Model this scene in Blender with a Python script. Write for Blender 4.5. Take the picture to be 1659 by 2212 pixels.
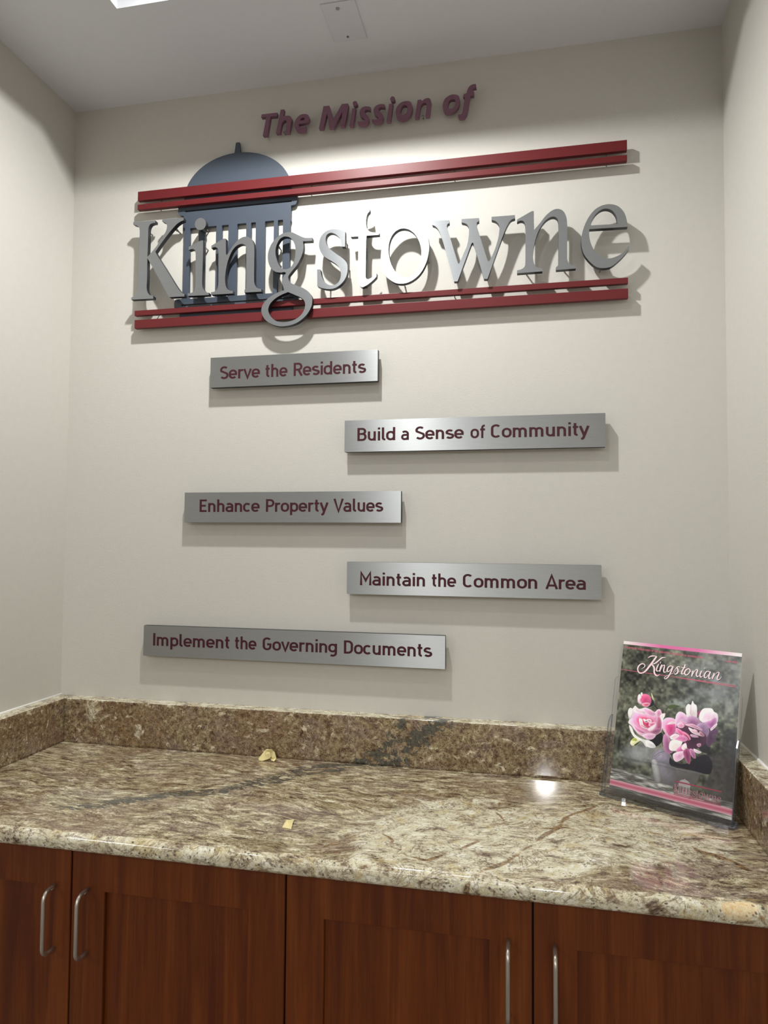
import bpy, bmesh, math, random, json
import numpy as np
from mathutils import Vector, Matrix
# ------------------------------------------------------------------ clear
for o in list(bpy.data.objects): bpy.data.objects.remove(o)
scene = bpy.context.scene
COL = scene.collection
# ------------------------------------------------------------------ camera
W_, H_ = 1.50, 1.546                       # alcove width, ceiling height above the counter top
cam_d = bpy.data.cameras.new('camera'); cam = bpy.data.objects.new('camera', cam_d); COL.objects.link(cam)
_r = ((0.9787012, 0.20515803, 0.00735826), (-0.00145663, 0.04278225, -0.99908336), (-0.20528477, 0.97779336, 0.04216988))
m = Matrix(((_r[0][0], -_r[1][0], -_r[2][0], 0), (_r[0][1], -_r[1][1], -_r[2][1], 0), (_r[0][2], -_r[1][2], -_r[2][2], 0), (0, 0, 0, 1)))
m.translation = Vector((1.1099043, -1.4969908, 0.477697))
cam.matrix_world = m
cam_d.sensor_fit = 'VERTICAL'; cam_d.sensor_height = 36.0; cam_d.lens = 1496.195 * 36.0 / 2212.0
cam_d.clip_start = 0.02
scene.camera = cam
# ------------------------------------------------------------------ world, exposure
world = bpy.data.worlds.new('world'); scene.world = world; world.use_nodes = True
world.node_tree.nodes['Background'].inputs[0].default_value = (0.8, 0.85, 1, 1)
world.node_tree.nodes['Background'].inputs[1].default_value = 0.05
scene.view_settings.view_transform = 'Standard'; scene.view_settings.look = 'None'
scene.view_settings.gamma = 1; scene.view_settings.use_curve_mapping = False
scene.view_settings.exposure = 0.88
# ------------------------------------------------------------------ lights (ceiling fixtures and an added room fill)
def point(name, loc, power, radius, color=(1, .96, .88)):
    l = bpy.data.lights.new(name, 'POINT'); l.energy = power; l.shadow_soft_size = radius; l.color = color
    o = bpy.data.objects.new(name, l); o.location = loc; COL.objects.link(o); return o
def area(name, loc, sx, sy, power, color=(1, .96, .9), rot=(0, 0, 0), shape='RECTANGLE', spread=180):
    l = bpy.data.lights.new(name, 'AREA'); l.shape = shape; l.size = sx; l.size_y = sy; l.energy = power; l.color = color
    l.spread = math.radians(spread)
    o = bpy.data.objects.new(name, l); o.location = loc; o.rotation_euler = rot; COL.objects.link(o); return o
def spot(name, loc, power, radius, cone, blend, color):
    l = bpy.data.lights.new(name, 'SPOT'); l.energy = power; l.shadow_soft_size = radius; l.color = color; l.spot_size = math.radians(cone); l.spot_blend = blend
    o = bpy.data.objects.new(name, l); o.location = loc; COL.objects.link(o); return o
spot('alcove_lamp_light', (.678, -.50, 1.69), 31, .022, 170, .78, (1, .99, .965))
spot('alcove_second_lamp_light', (.86, -.92, 1.69), 5.0, .03, 150, .8, (1, .99, .965))
area('entry_downlight', (.05, -1.25, 1.535), .10, .10, .6, (1, .97, .92), shape='DISK')
area('room_downlight', (1.237, -4.586, 1.535), .09, .09, 42, (1, .98, .95), shape='DISK')
area('far_downlight', (3.22, -4.62, 1.535), .09, .09, 16, (1, .97, .92), shape='DISK')
area('room_fill_light', (.6, -3.1, 1.535), 1.2, .6, 8, (.95, .97, 1))  # added unseen panel, fills the alcove from the camera side
area('left_troffer', (-1.3, -3.1, 1.535), .6, 1.2, 18, (.95, .97, 1))
# ------------------------------------------------------------------ helpers
def tag(o, label, cat, group=None):
    o['label'] = label; o['category'] = cat
    if group: o['group'] = group
    return o
def empty(name, loc, label, cat, group=None, rz=0):
    o = bpy.data.objects.new(name, None); o.location = loc; o.rotation_euler = (0, 0, rz); o.empty_display_size = .02
    COL.objects.link(o); return tag(o, label, cat, group)
def link(name, me, mats=(), parent=None, loc=None, kind=None):
    o = bpy.data.objects.new(name, me); COL.objects.link(o)
    if mats is not None:
        for mt in (mats if isinstance(mats, (list, tuple)) else [mats]): me.materials.append(mt)
    if parent is not None: o.parent = parent
    if loc is not None: o.location = loc
    if kind: o['kind'] = kind
    return o
def bm_mesh(bm, name, smooth=False):
    bmesh.ops.recalc_face_normals(bm, faces=bm.faces[:])
    me = bpy.data.meshes.new(name); bm.to_mesh(me); bm.free()
    if smooth: me.polygons.foreach_set('use_smooth', [True] * len(me.polygons))
    return me
def box(bm, x0, x1, y0, y1, z0, z1, bev=0.0, seg=2):
    r = bmesh.ops.create_cube(bm, size=1.0); vs = r['verts']
    for v in vs: v.co = Vector((x0 + (v.co.x + .5) * (x1 - x0), y0 + (v.co.y + .5) * (y1 - y0), z0 + (v.co.z + .5) * (z1 - z0)))
    if bev:
        es = list({e for v in vs for e in v.link_edges})
        bmesh.ops.bevel(bm, geom=es, offset=bev, segments=seg, affect='EDGES', profile=.6)
def boxmesh(name, *a, **k):
    bm = bmesh.new(); box(bm, *a, **k); return bm_mesh(bm, name)
def cyl(bm, p0, p1, r, n=16, r2=None):
    p0 = Vector(p0); p1 = Vector(p1); d = p1 - p0
    q = d.to_track_quat('Z', 'Y').to_matrix().to_4x4(); q.translation = (p0 + p1) / 2
    bmesh.ops.create_cone(bm, cap_ends=True, segments=n, radius1=r, radius2=r if r2 is None else r2, depth=d.length, matrix=q)
def tube(bm, pts, r, n=14):
    pts = [Vector(q) for q in pts]; rings = []
    for i, q in enumerate(pts):
        t = (pts[min(i + 1, len(pts) - 1)] - pts[max(i - 1, 0)]).normalized()
        u = Vector((1, 0, 0)); u = (u - t * u.dot(t)).normalized(); w = t.cross(u)
        rings.append([bm.verts.new(q + u * r * math.cos(2 * math.pi * k / n) + w * r * math.sin(2 * math.pi * k / n)) for k in range(n)])
    for a, b in zip(rings, rings[1:]):
        for k in range(n): bm.faces.new((a[k], a[(k + 1) % n], b[(k + 1) % n], b[k]))
    bm.faces.new(rings[0][::-1]); bm.faces.new(rings[-1])
def smooth_loop(pts, sub=5):
    """Catmull-Rom through the smooth points, straight at the corner points (third value 1)."""
    n = len(pts); out = []
    P = [Vector((q[0], q[1])) for q in pts]; c = [q[2] for q in pts]
    for i in range(n):
        j = (i + 1) % n; p1, p2 = P[i], P[j]
        if c[i] and c[j]: out.append(p1); continue
        p0 = p1 + (p1 - p2) * .0 if c[i] else P[i - 1]
        p3 = p2 if c[j] else P[(j + 1) % n]
        # centripetal-like tangents limited by the segment length
        L = (p2 - p1).length
        t1 = (p2 - p0); t1 = t1 / max(t1.length, 1e-6) * L if not c[i] else (p2 - p1)
        t2 = (p3 - p1); t2 = t2 / max(t2.length, 1e-6) * L if not c[j] else (p2 - p1)
        for k in range(sub):
            t = k / sub; a = 2 * t**3 - 3 * t**2 + 1; b = t**3 - 2 * t**2 + t; cc = -2 * t**3 + 3 * t**2; d = t**3 - t**2
            out.append(p1 * a + t1 * b + p2 * cc + t2 * d)
    return out
def extrude_mesh(name, loops, y_front, y_back, bevel=0.0):
    """Filled outlines (x,z) extruded along y. Slot 0 = faces, slot 1 = sides."""
    cu = bpy.data.curves.new(name, 'CURVE'); cu.dimensions = '2D'; cu.fill_mode = 'BOTH'
    cu.extrude = abs(y_back - y_front) / 2 - bevel; cu.bevel_depth = bevel; cu.bevel_resolution = 1; cu.offset = -bevel
    for lp in loops:
        s = cu.splines.new('POLY'); s.points.add(len(lp) - 1)
        for q, v in zip(s.points, lp): q.co = (v[0], v[1], 0, 1)
        s.use_cyclic_u = True
    ob = bpy.data.objects.new(name, cu); COL.objects.link(ob)
    bpy.context.view_layer.update()
    me = bpy.data.meshes.new_from_object(ob.evaluated_get(bpy.context.evaluated_depsgraph_get()))
    bpy.data.objects.remove(ob); bpy.data.curves.remove(cu)
    me.name = name; me.materials.clear()
    yc = (y_front + y_back) / 2
    n = len(me.vertices); co = np.empty(n * 3); me.vertices.foreach_get('co', co); co = co.reshape(-1, 3)
    co = np.stack([co[:, 0], yc - co[:, 2], co[:, 1]], 1); me.vertices.foreach_set('co', co.ravel())
    me.update()
    me.polygons.foreach_set('material_index', [0 if abs(q.normal.y) > .9 else 1 for q in me.polygons])
    me.polygons.foreach_set('use_smooth', [False] * len(me.polygons))
    brush_uv(me)
    return me
def brush_uv(me):
    uv = me.uv_layers.new(name='brush'); co = [0.0] * (2 * len(me.loops))
    for l in me.loops:
        v = me.vertices[l.vertex_index].co; co[2 * l.index] = v.x; co[2 * l.index + 1] = v.z
    uv.data.foreach_set('uv', co)
def rect(x0, x1, z0, z1): return [(x0, z0), (x1, z0), (x1, z1), (x0, z1)]
def rrect(x0, x1, z0, z1, r, n=4):
    o = []
    for cx, cz, a0 in ((x1 - r, z1 - r, 0), (x0 + r, z1 - r, 90), (x0 + r, z0 + r, 180), (x1 - r, z0 + r, 270)):
        for k in range(n + 1):
            a = math.radians(a0 + 90 * k / n); o.append((cx + r * math.cos(a), cz + r * math.sin(a)))
    return o
# ------------------------------------------------------------------ materials
def lin(c): return tuple(((v / 255) / 12.92 if v / 255 <= .04045 else ((v / 255 + .055) / 1.055)**2.4) for v in c) + (1,)
class NT:
    def __init__(s, name):
        s.m = bpy.data.materials.new(name); s.m.use_nodes = True; s.t = s.m.node_tree; s.b = s.t.nodes['Principled BSDF']; s.out = s.t.nodes['Material Output']
    def n(s, typ, **k):
        x = s.t.nodes.new(typ)
        for a, v in k.items(): setattr(x, a, v)
        return x
    def l(s, a, b): s.t.links.new(a, b)
    def coord(s): return s.n('ShaderNodeTexCoord').outputs['Object']
    def mapping(s, vec, scale=(1, 1, 1), rot=(0, 0, 0), loc=(0, 0, 0)):
        x = s.n('ShaderNodeMapping'); s.l(vec, x.inputs[0]); x.inputs['Scale'].default_value = scale; x.inputs['Rotation'].default_value = rot; x.inputs['Location'].default_value = loc; return x.outputs[0]
    def noise(s, vec, scale, detail=4, rough=.55, dist=0.0):
        x = s.n('ShaderNodeTexNoise'); s.l(vec, x.inputs['Vector']); x.inputs['Scale'].default_value = scale; x.inputs['Detail'].default_value = detail
        x.inputs['Roughness'].default_value = rough; x.inputs['Distortion'].default_value = dist; return x.outputs['Fac']
    def ramp(s, fac, stops, interp='LINEAR'):
        x = s.n('ShaderNodeValToRGB'); s.l(fac, x.inputs[0]); cr = x.color_ramp; cr.interpolation = interp
        while len(cr.elements) < len(stops): cr.elements.new(.5)
        for e, (q, c) in zip(cr.elements, stops): e.position = q; e.color = c if len(c) == 4 else tuple(c) + (1,)
        return x.outputs[0]
    def mix(s, fac, a, b, mode='MIX'):
        x = s.n('ShaderNodeMix', data_type='RGBA', blend_type=mode)
        if isinstance(fac, (int, float)): x.inputs[0].default_value = fac
        else: s.l(fac, x.inputs[0])
        for i, v in ((6, a), (7, b)):
            if isinstance(v, tuple): x.inputs[i].default_value = v
            else: s.l(v, x.inputs[i])
        return x.outputs[2]
    def math(s, op, a, b=None, clamp=False):
        x = s.n('ShaderNodeMath', operation=op); x.use_clamp = clamp
        for i, v in ((0, a), (1, b)):
            if v is None: continue
            if isinstance(v, (int, float)): x.inputs[i].default_value = v
            else: s.l(v, x.inputs[i])
        return x.outputs[0]
    def bump(s, h, strength, dist):
        x = s.n('ShaderNodeBump'); x.inputs['Strength'].default_value = strength; x.inputs['Distance'].default_value = dist; s.l(h, x.inputs['Height']); s.l(x.outputs[0], s.b.inputs['Normal'])
def simple(name, color, rough=.5, metal=0.0, spec=.5, noise_amt=0.0, bump=None):
    N = NT(name); N.b.inputs['Base Color'].default_value = lin(color); N.b.inputs['Roughness'].default_value = rough
    N.b.inputs['Metallic'].default_value = metal; N.b.inputs['Specular IOR Level'].default_value = spec
    c = N.coord()
    if noise_amt:
        f = N.noise(c, 60, 3); a = lin(color); lo = tuple(v * (1 - noise_amt) for v in a[:3]) + (1,); hi = tuple(min(1, v * (1 + noise_amt)) for v in a[:3]) + (1,)
        N.l(N.ramp(f, [(.3, lo), (.7, hi)]), N.b.inputs['Base Color'])
    if bump: N.bump(N.noise(c, bump[0], 3), bump[1], bump[2])
    return N.m
M_wall = simple('wall_paint', (199, 197, 190), .62, spec=.3, noise_amt=.012, bump=(260, .25, .0012))
M_wall2 = simple('room_wall_paint', (205, 200, 190), .7, spec=.2, noise_amt=.02)
M_ceil = simple('ceiling_paint', (214, 216, 221), .75, spec=.2, noise_amt=.01, bump=(300, .1, .0006))
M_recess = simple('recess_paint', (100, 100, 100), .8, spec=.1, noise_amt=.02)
M_floor = simple('carpet', (120, 112, 104), .95, spec=.1, noise_amt=.2, bump=(900, .5, .002))
M_caulk = simple('caulk', (250, 249, 243), .5, noise_amt=.02)
M_red = simple('red_satin_paint', (98, 30, 33), .42, spec=.28, noise_amt=.02)
M_blue = simple('slate_blue_paint', (66, 75, 87), .45, spec=.4, noise_amt=.02)
M_maroon = simple('maroon_paint', (124, 88, 106), .5, spec=.35, noise_amt=.02)
M_edge = simple('dark_letter_side', (30, 32, 40), .45, spec=.4, noise_amt=.03)
M_plaque_edge = simple('plaque_side', (24, 25, 29), .5, noise_amt=.03)
M_print = simple('maroon_lettering', (64, 20, 30), .5, spec=.3, noise_amt=.02)
M_black = simple('seam_shadow_black', (12, 8, 6), .9, noise_amt=.05)
M_paper = simple('cream_paper', (232, 218, 160), .8, spec=.2, noise_amt=.05)
M_ink = simple('grey_ink', (110, 104, 70), .8, noise_amt=.05)
M_pages = simple('magazine_pages', (235, 232, 225), .6, noise_amt=.03)
M_plate = simple('plate_paint', (207, 209, 214), .5, spec=.3, noise_amt=.01)
M_screw = simple('screw_steel', (150, 150, 155), .35, metal=1.0, noise_amt=.05)
M_pin = simple('standoff_steel', (165, 163, 158), .3, metal=.9, noise_amt=.05)
def brushed(name, color, rough, aniso, streak):
    N = NT(name); c = N.coord(); b = N.b
    st = N.noise(N.mapping(c, (22, 40, 1500)), 1, 4, .7)
    st2 = N.noise(N.mapping(c, (90, 40, 3200)), 1, 2, .6)
    a = lin(color)
    N.l(N.ramp(st, [(.25, tuple(v * (1 - streak) for v in a[:3])), (.75, tuple(min(1, v * (1 + streak)) for v in a[:3]))]), b.inputs['Base Color'])
    b.inputs['Metallic'].default_value = .86
    rr = N.n('ShaderNodeMapRange'); N.l(st2, rr.inputs[0]); rr.inputs[3].default_value = rough - .05; rr.inputs[4].default_value = rough + .07
    N.l(rr.outputs[0], b.inputs['Roughness'])
    b.inputs['Anisotropic'].default_value = aniso
    tg = N.n('ShaderNodeTangent'); tg.direction_type = 'UV_MAP'; tg.uv_map = 'brush'; N.l(tg.outputs[0], b.inputs['Tangent'])
    b.inputs['Anisotropic Rotation'].default_value = .25
    bp = N.n('ShaderNodeBump'); bp.inputs['Strength'].default_value = .05; bp.inputs['Distance'].default_value = .0002; N.l(st2, bp.inputs['Height']); N.l(bp.outputs[0], b.inputs['Normal'])
    return N.m
M_alu = brushed('brushed_aluminium', (180, 184, 188), .58, .94, .07)
M_alu_plaque = brushed('brushed_plaque_metal', (178, 181, 182), .54, .96, .10)
def handle_mat():
    N = NT('satin_nickel'); c = N.coord()
    f = N.noise(N.mapping(c, (2500, 2500, 20)), 1, 2)
    N.l(N.ramp(f, [(.3, lin((178, 170, 158))), (.7, lin((214, 206, 194)))]), N.b.inputs['Base Color'])
    N.b.inputs['Metallic'].default_value = .85; N.b.inputs['Roughness'].default_value = .34; return N.m
M_handle = handle_mat()
def wood(name, seed, tint=1.0):
    N = NT(name); c = N.coord()
    cc = N.mapping(c, (1, 1, 1), loc=(seed * 3.1, seed * 1.7, seed * 5.3))
    warp = N.noise(N.mapping(cc, (5, 5, 1.1)), 1, 3, .5, .4)
    w = N.n('ShaderNodeVectorMath', operation='SCALE'); N.l(warp, w.inputs[0]) if False else None
    grain = N.noise(N.mapping(cc, (230, 230, 6)), 1, 5, .65, .3)
    fine = N.noise(N.mapping(cc, (900, 900, 26)), 1, 2, .6)
    band = N.noise(N.mapping(cc, (28, 28, 1.6)), 1, 4, .55, 1.1)
    tint = .5; t = lambda r, g, b: tuple(v * tint for v in lin((r, g, b))[:3]) + (1,)
    col = N.ramp(band, [(.30, t(112, 48, 12)), (.5, t(138, 66, 17)), (.68, t(160, 84, 28))])
    col = N.mix(N.math('MULTIPLY', N.ramp(grain, [(.35, (1, 1, 1)), (.6, (0, 0, 0))]), .35), col, t(84, 35, 6))
    col = N.mix(N.math('MULTIPLY', N.ramp(fine, [(.55, (0, 0, 0)), (.75, (1, 1, 1))]), .25), col, t(170, 96, 44))
    N.l(col, N.b.inputs['Base Color']); N.b.inputs['Roughness'].default_value = .42; N.b.inputs['Specular IOR Level'].default_value = .35
    N.bump(grain, .06, .0005); return N.m
M_wood = [wood('cherry_wood_' + k, i + 1) for i, k in enumerate(('warm', 'plain', 'dark', 'streaked'))]
def granite(name, splash=False):
    """Granite: masks (R light patch and painted lamp light on splash tops, G dark vein, B rusty crack, A cream pebble) are carried by the mesh, the grain is noise."""
    N = NT(name); c = N.coord()
    at = N.n('ShaderNodeVertexColor', layer_name='veins'); sp = N.n('ShaderNodeSeparateColor'); N.l(at.outputs[0], sp.inputs[0]); R, G, B, A = sp.outputs[0], sp.outputs[1], sp.outputs[2], at.outputs[1]
    def warp(vec, scale, amt, detail=3):
        w = N.n('ShaderNodeTexNoise'); N.l(vec, w.inputs['Vector']); w.inputs['Scale'].default_value = scale; w.inputs['Detail'].default_value = detail
        sb = N.n('ShaderNodeVectorMath', operation='SUBTRACT'); N.l(w.outputs['Color'], sb.inputs[0]); sb.inputs[1].default_value = (.5, .5, .5)
        ad = N.n('ShaderNodeVectorMath', operation='MULTIPLY_ADD'); N.l(sb.outputs[0], ad.inputs[0]); ad.inputs[1].default_value = amt; N.l(vec, ad.inputs[2]); return ad.outputs[0]
    cw = warp(warp(c, 4, (.12, .12, .08)), 24, (.006, .005, .006), 3)
    ang = math.radians(14)
    def fl(sx, sy, sz=None): return N.mapping(cw, (sx, sy, sz or sy), rot=(0, math.radians(-40), 0) if splash else (0, 0, ang))
    def ridge(n, w, soft): 
        d = N.math('ABSOLUTE', N.math('SUBTRACT', n, .5)); return N.ramp(d, [(w, (1, 1, 1)), (w + soft, (0, 0, 0))])
    Z, O_ = (0, 0, 0), (1, 1, 1)
    # stretched ground
    s1 = N.noise(fl(30, 88), 1, 8, .66, .3) if not splash else N.noise(N.mapping(c, (1, 1, 1)), 100, 5, .62, .2)
    s2 = N.noise(fl(34, 104), 1, 6, .64, .6) if not splash else N.noise(fl(55, 70), 1, 6, .66, .4)
    s3 = N.noise(fl(8, 30) if not splash else fl(16, 24), 1, 6, .6, .5)
    fine = N.noise(N.mapping(c, (1, 1.6, 1)), 520, 3, .75); mid = N.noise(N.mapping(cw, (1, 1.8, 1)), 150, 5, .75)
    big = N.noise(cw, 6, 3, .5)
    if splash:
        base = N.ramp(s1, [(.34, lin((84, 64, 48))), (.43, lin((122, 102, 78))), (.50, lin((142, 124, 96))), (.57, lin((158, 142, 112))), (.66, lin((182, 168, 138)))])
    else:
        base = N.ramp(s1, [(.34, lin((66, 48, 40))), (.405, lin((116, 96, 76))), (.46, lin((156, 143, 114))), (.53, lin((184, 173, 142))), (.59, lin((216, 206, 174))), (.65, lin((240, 233, 208)))])
    base = N.mix(N.math('MULTIPLY', N.ramp(s3, [(.50, Z), (.60, O_)]), .55), base, N.mix(mid, lin((112, 92, 84)), lin((164, 148, 132))))
    base = N.mix(N.math('MULTIPLY', N.ramp(s3, [(.36, O_), (.45, Z)]), .5), base, N.mix(mid, lin((120, 106, 76)), lin((176, 162, 122))))
    base = N.mix(N.math('MULTIPLY', N.ramp(big, [(.53, Z), (.62, O_)]), .4), base, N.mix(mid, lin((120, 84, 60)), lin((150, 124, 96))))
    base = N.mix(N.math('MULTIPLY', ridge(s2, .003, .016), .8), base, lin((54, 34, 28)))
    base = N.mix(N.math('MULTIPLY', N.ramp(s2, [(.60, Z), (.66, O_)]), .7), base, lin((232, 224, 198)))
    # light quartz patches with mottling and fine crazing
    p1 = N.noise(N.mapping(cw, (30, 46, 44), rot=(0, 0, ang)), 1, 9, .7, .15); p2 = N.noise(N.mapping(cw, (15, 24, 20)), 1, 6, .62, .8)
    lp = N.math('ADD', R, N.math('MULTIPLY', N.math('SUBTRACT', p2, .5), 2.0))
    lightc = N.ramp(p1, [(.34, lin((96, 78, 64))), (.40, lin((166, 152, 130))), (.45, lin((206, 198, 172))), (.54, lin((224, 218, 192))), (.62, lin((240, 236, 218)))])
    lightc = N.mix(N.math('MULTIPLY', ridge(p2, .004, .02), .6), lightc, lin((104, 74, 44)))
    lightc = N.mix(N.math('MULTIPLY', ridge(N.noise(N.mapping(cw, (42, 70, 60)), 1, 5, .6, .6), .003, .014), .5), lightc, lin((84, 66, 58)))
    lightc = N.mix(N.math('MULTIPLY', N.ramp(N.noise(cw, 30, 4, .6), [(.57, Z), (.64, O_)]), .5), lightc, lin((198, 180, 128)))
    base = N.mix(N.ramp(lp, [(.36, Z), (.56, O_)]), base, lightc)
    # rusty cracks
    cr = N.math('ADD', N.math('MULTIPLY', B, .9), N.math('ADD', N.math('MULTIPLY', N.math('SUBTRACT', mid, .5), 1.5), N.math('MULTIPLY', N.math('SUBTRACT', p2, .5), 2.2)))
    base = N.mix(N.math('MULTIPLY', N.ramp(cr, [(.35, Z), (.52, (.85, .85, .85))]), N.ramp(B, [(.1, Z), (.5, O_)])), base, N.mix(N.ramp(mid, [(.42, Z), (.56, O_)]), lin((56, 30, 20)), lin((150, 116, 74))))
    # dark blue-grey veins made of many thin streaks
    dv = N.math('ADD', N.math('MULTIPLY', G, .75), N.math('MULTIPLY', N.math('SUBTRACT', s2, .5), 3.6))
    base = N.mix(N.math('MULTIPLY', N.ramp(dv, [(.38, Z), (.55, (.92, .92, .92))]), N.ramp(G, [(.03, Z), (.22, O_)])), base, N.mix(mid, lin((36, 35, 34)), lin((104, 104, 96))))
    if not splash: base = N.mix(A, base, N.mix(N.noise(N.mapping(c, (120, 60, 60)), 1, 3), lin((220, 190, 140)), lin((244, 228, 190))))
    # mineral grain
    base = N.mix(.5 if not splash else .28, base, N.ramp(mid, [(.34, (.10, .09, .08)), (.5, (.5, .5, .5)), (.66, (.88, .88, .86))]), 'OVERLAY')
    base = N.mix(.40, base, N.ramp(fine, [(.3, (.12, .11, .1)), (.5, (.5, .5, .5)), (.7, (.85, .85, .85))]), 'OVERLAY')
    dk = N.n('ShaderNodeTexVoronoi'); N.l(N.mapping(cw, (1, 1.5, 1)), dk.inputs['Vector']); dk.inputs['Scale'].default_value = 150 if not splash else 210
    sel = N.math('MULTIPLY', N.ramp(dk.outputs['Distance'], [(.16, O_), (.34, Z)]), N.ramp(N.noise(c, 34, 4, .7), [(.47, Z), (.55, O_)] if not splash else [(.38, Z), (.5, O_)]))
    base = N.mix(N.math('MULTIPLY', sel, .8), base, lin((46, 30, 26)))
    N.l(base, N.b.inputs['Base Color']); N.b.inputs['Roughness'].default_value = .065 if not splash else .075
    N.b.inputs['Specular IOR Level'].default_value = .5
    return N.m
M_gran = granite('granite_counter'); M_gran_s = granite('granite_splash', True)
def acrylic(name, tint, rough, edge=False):
    m_ = bpy.data.materials.new(name); m_.use_nodes = True; t = m_.node_tree; t.nodes.clear()
    o = t.nodes.new('ShaderNodeOutputMaterial'); mx = t.nodes.new('ShaderNodeMixShader'); tr = t.nodes.new('ShaderNodeBsdfTransparent'); gl = t.nodes.new('ShaderNodeBsdfGlossy'); lw = t.nodes.new('ShaderNodeLayerWeight')
    pw = t.nodes.new('ShaderNodeMath'); pw.operation = 'POWER'; pw.inputs[1].default_value = 4.5; ma = t.nodes.new('ShaderNodeMath'); ma.operation = 'MULTIPLY_ADD'; ma.inputs[1].default_value = .8; ma.inputs[2].default_value = .04 if not edge else .16
    tr.inputs[0].default_value = tint; gl.inputs['Roughness'].default_value = rough
    gl.inputs[0].default_value = (1, 1, 1, 1) if not edge else (.75, .8, .9, 1)
    t.links.new(lw.outputs['Facing'], pw.inputs[0]); t.links.new(pw.outputs[0], ma.inputs[0]); t.links.new(ma.outputs[0], mx.inputs[0])
    t.links.new(tr.outputs[0], mx.inputs[1]); t.links.new(gl.outputs[0], mx.inputs[2]); t.links.new(mx.outputs[0], o.inputs[0]); return m_
M_acr = acrylic('clear_acrylic', (.985, .988, .99, 1), .04)
M_acr_edge = acrylic('acrylic_edge', (.48, .52, .6, 1), .12, True)
# ------------------------------------------------------------------ structure
def struct(name, me, mat): return link(name, me, mat, kind='structure')
CX, ZF = W_, -.914
struct('floor', boxmesh('floor', -3, 5, -6.0, .1, ZF - .1, ZF), M_floor)
struct('wall_back', boxmesh('wall_back', -.02, CX + .02, 0, .12, ZF, H_), M_wall)
struct('wall_left', boxmesh('wall_left', -3, 0, -.95, .12, ZF, H_), M_wall)
struct('wall_right', boxmesh('wall_right', CX, 5, -.95, .12, ZF, H_), M_wall)
struct('wall_front', boxmesh('wall_front', -3, 5, -6.12, -6.0, ZF, H_), M_wall2)
struct('wall_far_left', boxmesh('wall_far_left', -3.1, -3, -6.1, .1, ZF, H_), M_wall2)
struct('wall_far_right', boxmesh('wall_far_right', 5, 5.1, -6.1, .1, ZF, H_), M_wall2)
RX0, RX1, RY0, RY1, RZ = .298, 1.172, -.286, -1.15, 1.80
bm = bmesh.new()
box(bm, -3.1, RX0, -6.1, .12, H_, H_ + .06); box(bm, RX1, 5.1, -6.1, .12, H_, H_ + .06)
box(bm, RX0, RX1, RY0, .12, H_, H_ + .06); box(bm, RX0, RX1, -6.1, RY1, H_, H_ + .06)
struct('ceiling', bm_mesh(bm, 'ceiling'), M_ceil)
bm = bmesh.new()
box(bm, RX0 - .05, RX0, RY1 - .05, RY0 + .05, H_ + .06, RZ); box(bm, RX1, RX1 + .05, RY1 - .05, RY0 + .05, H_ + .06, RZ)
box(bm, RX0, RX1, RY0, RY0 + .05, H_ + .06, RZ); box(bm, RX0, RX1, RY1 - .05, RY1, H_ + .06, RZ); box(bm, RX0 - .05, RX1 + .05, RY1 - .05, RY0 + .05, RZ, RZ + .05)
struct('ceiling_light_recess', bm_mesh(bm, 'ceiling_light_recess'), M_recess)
ZS, TS = .1015, .0335
bm = bmesh.new()
tube(bm, [(TS * .3, -.0008, ZS + .0008), (CX - .002, -.0008, ZS + .0008)], .0032, 10); me = bm_mesh(bm, 'trim_1', True); struct('trim_1', me, M_caulk)
for k, xx in ((2, .0008), (3, CX - .0008)):
    bm = bmesh.new()
    pts = [Vector((xx, 0, ZS + .0008)), Vector((xx, -.49, ZS + .0008))]
    cyl(bm, pts[0], pts[1], .0030, 10); struct('trim_%d' % k, bm_mesh(bm, 'trim_%d' % k, True), M_caulk)
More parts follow.
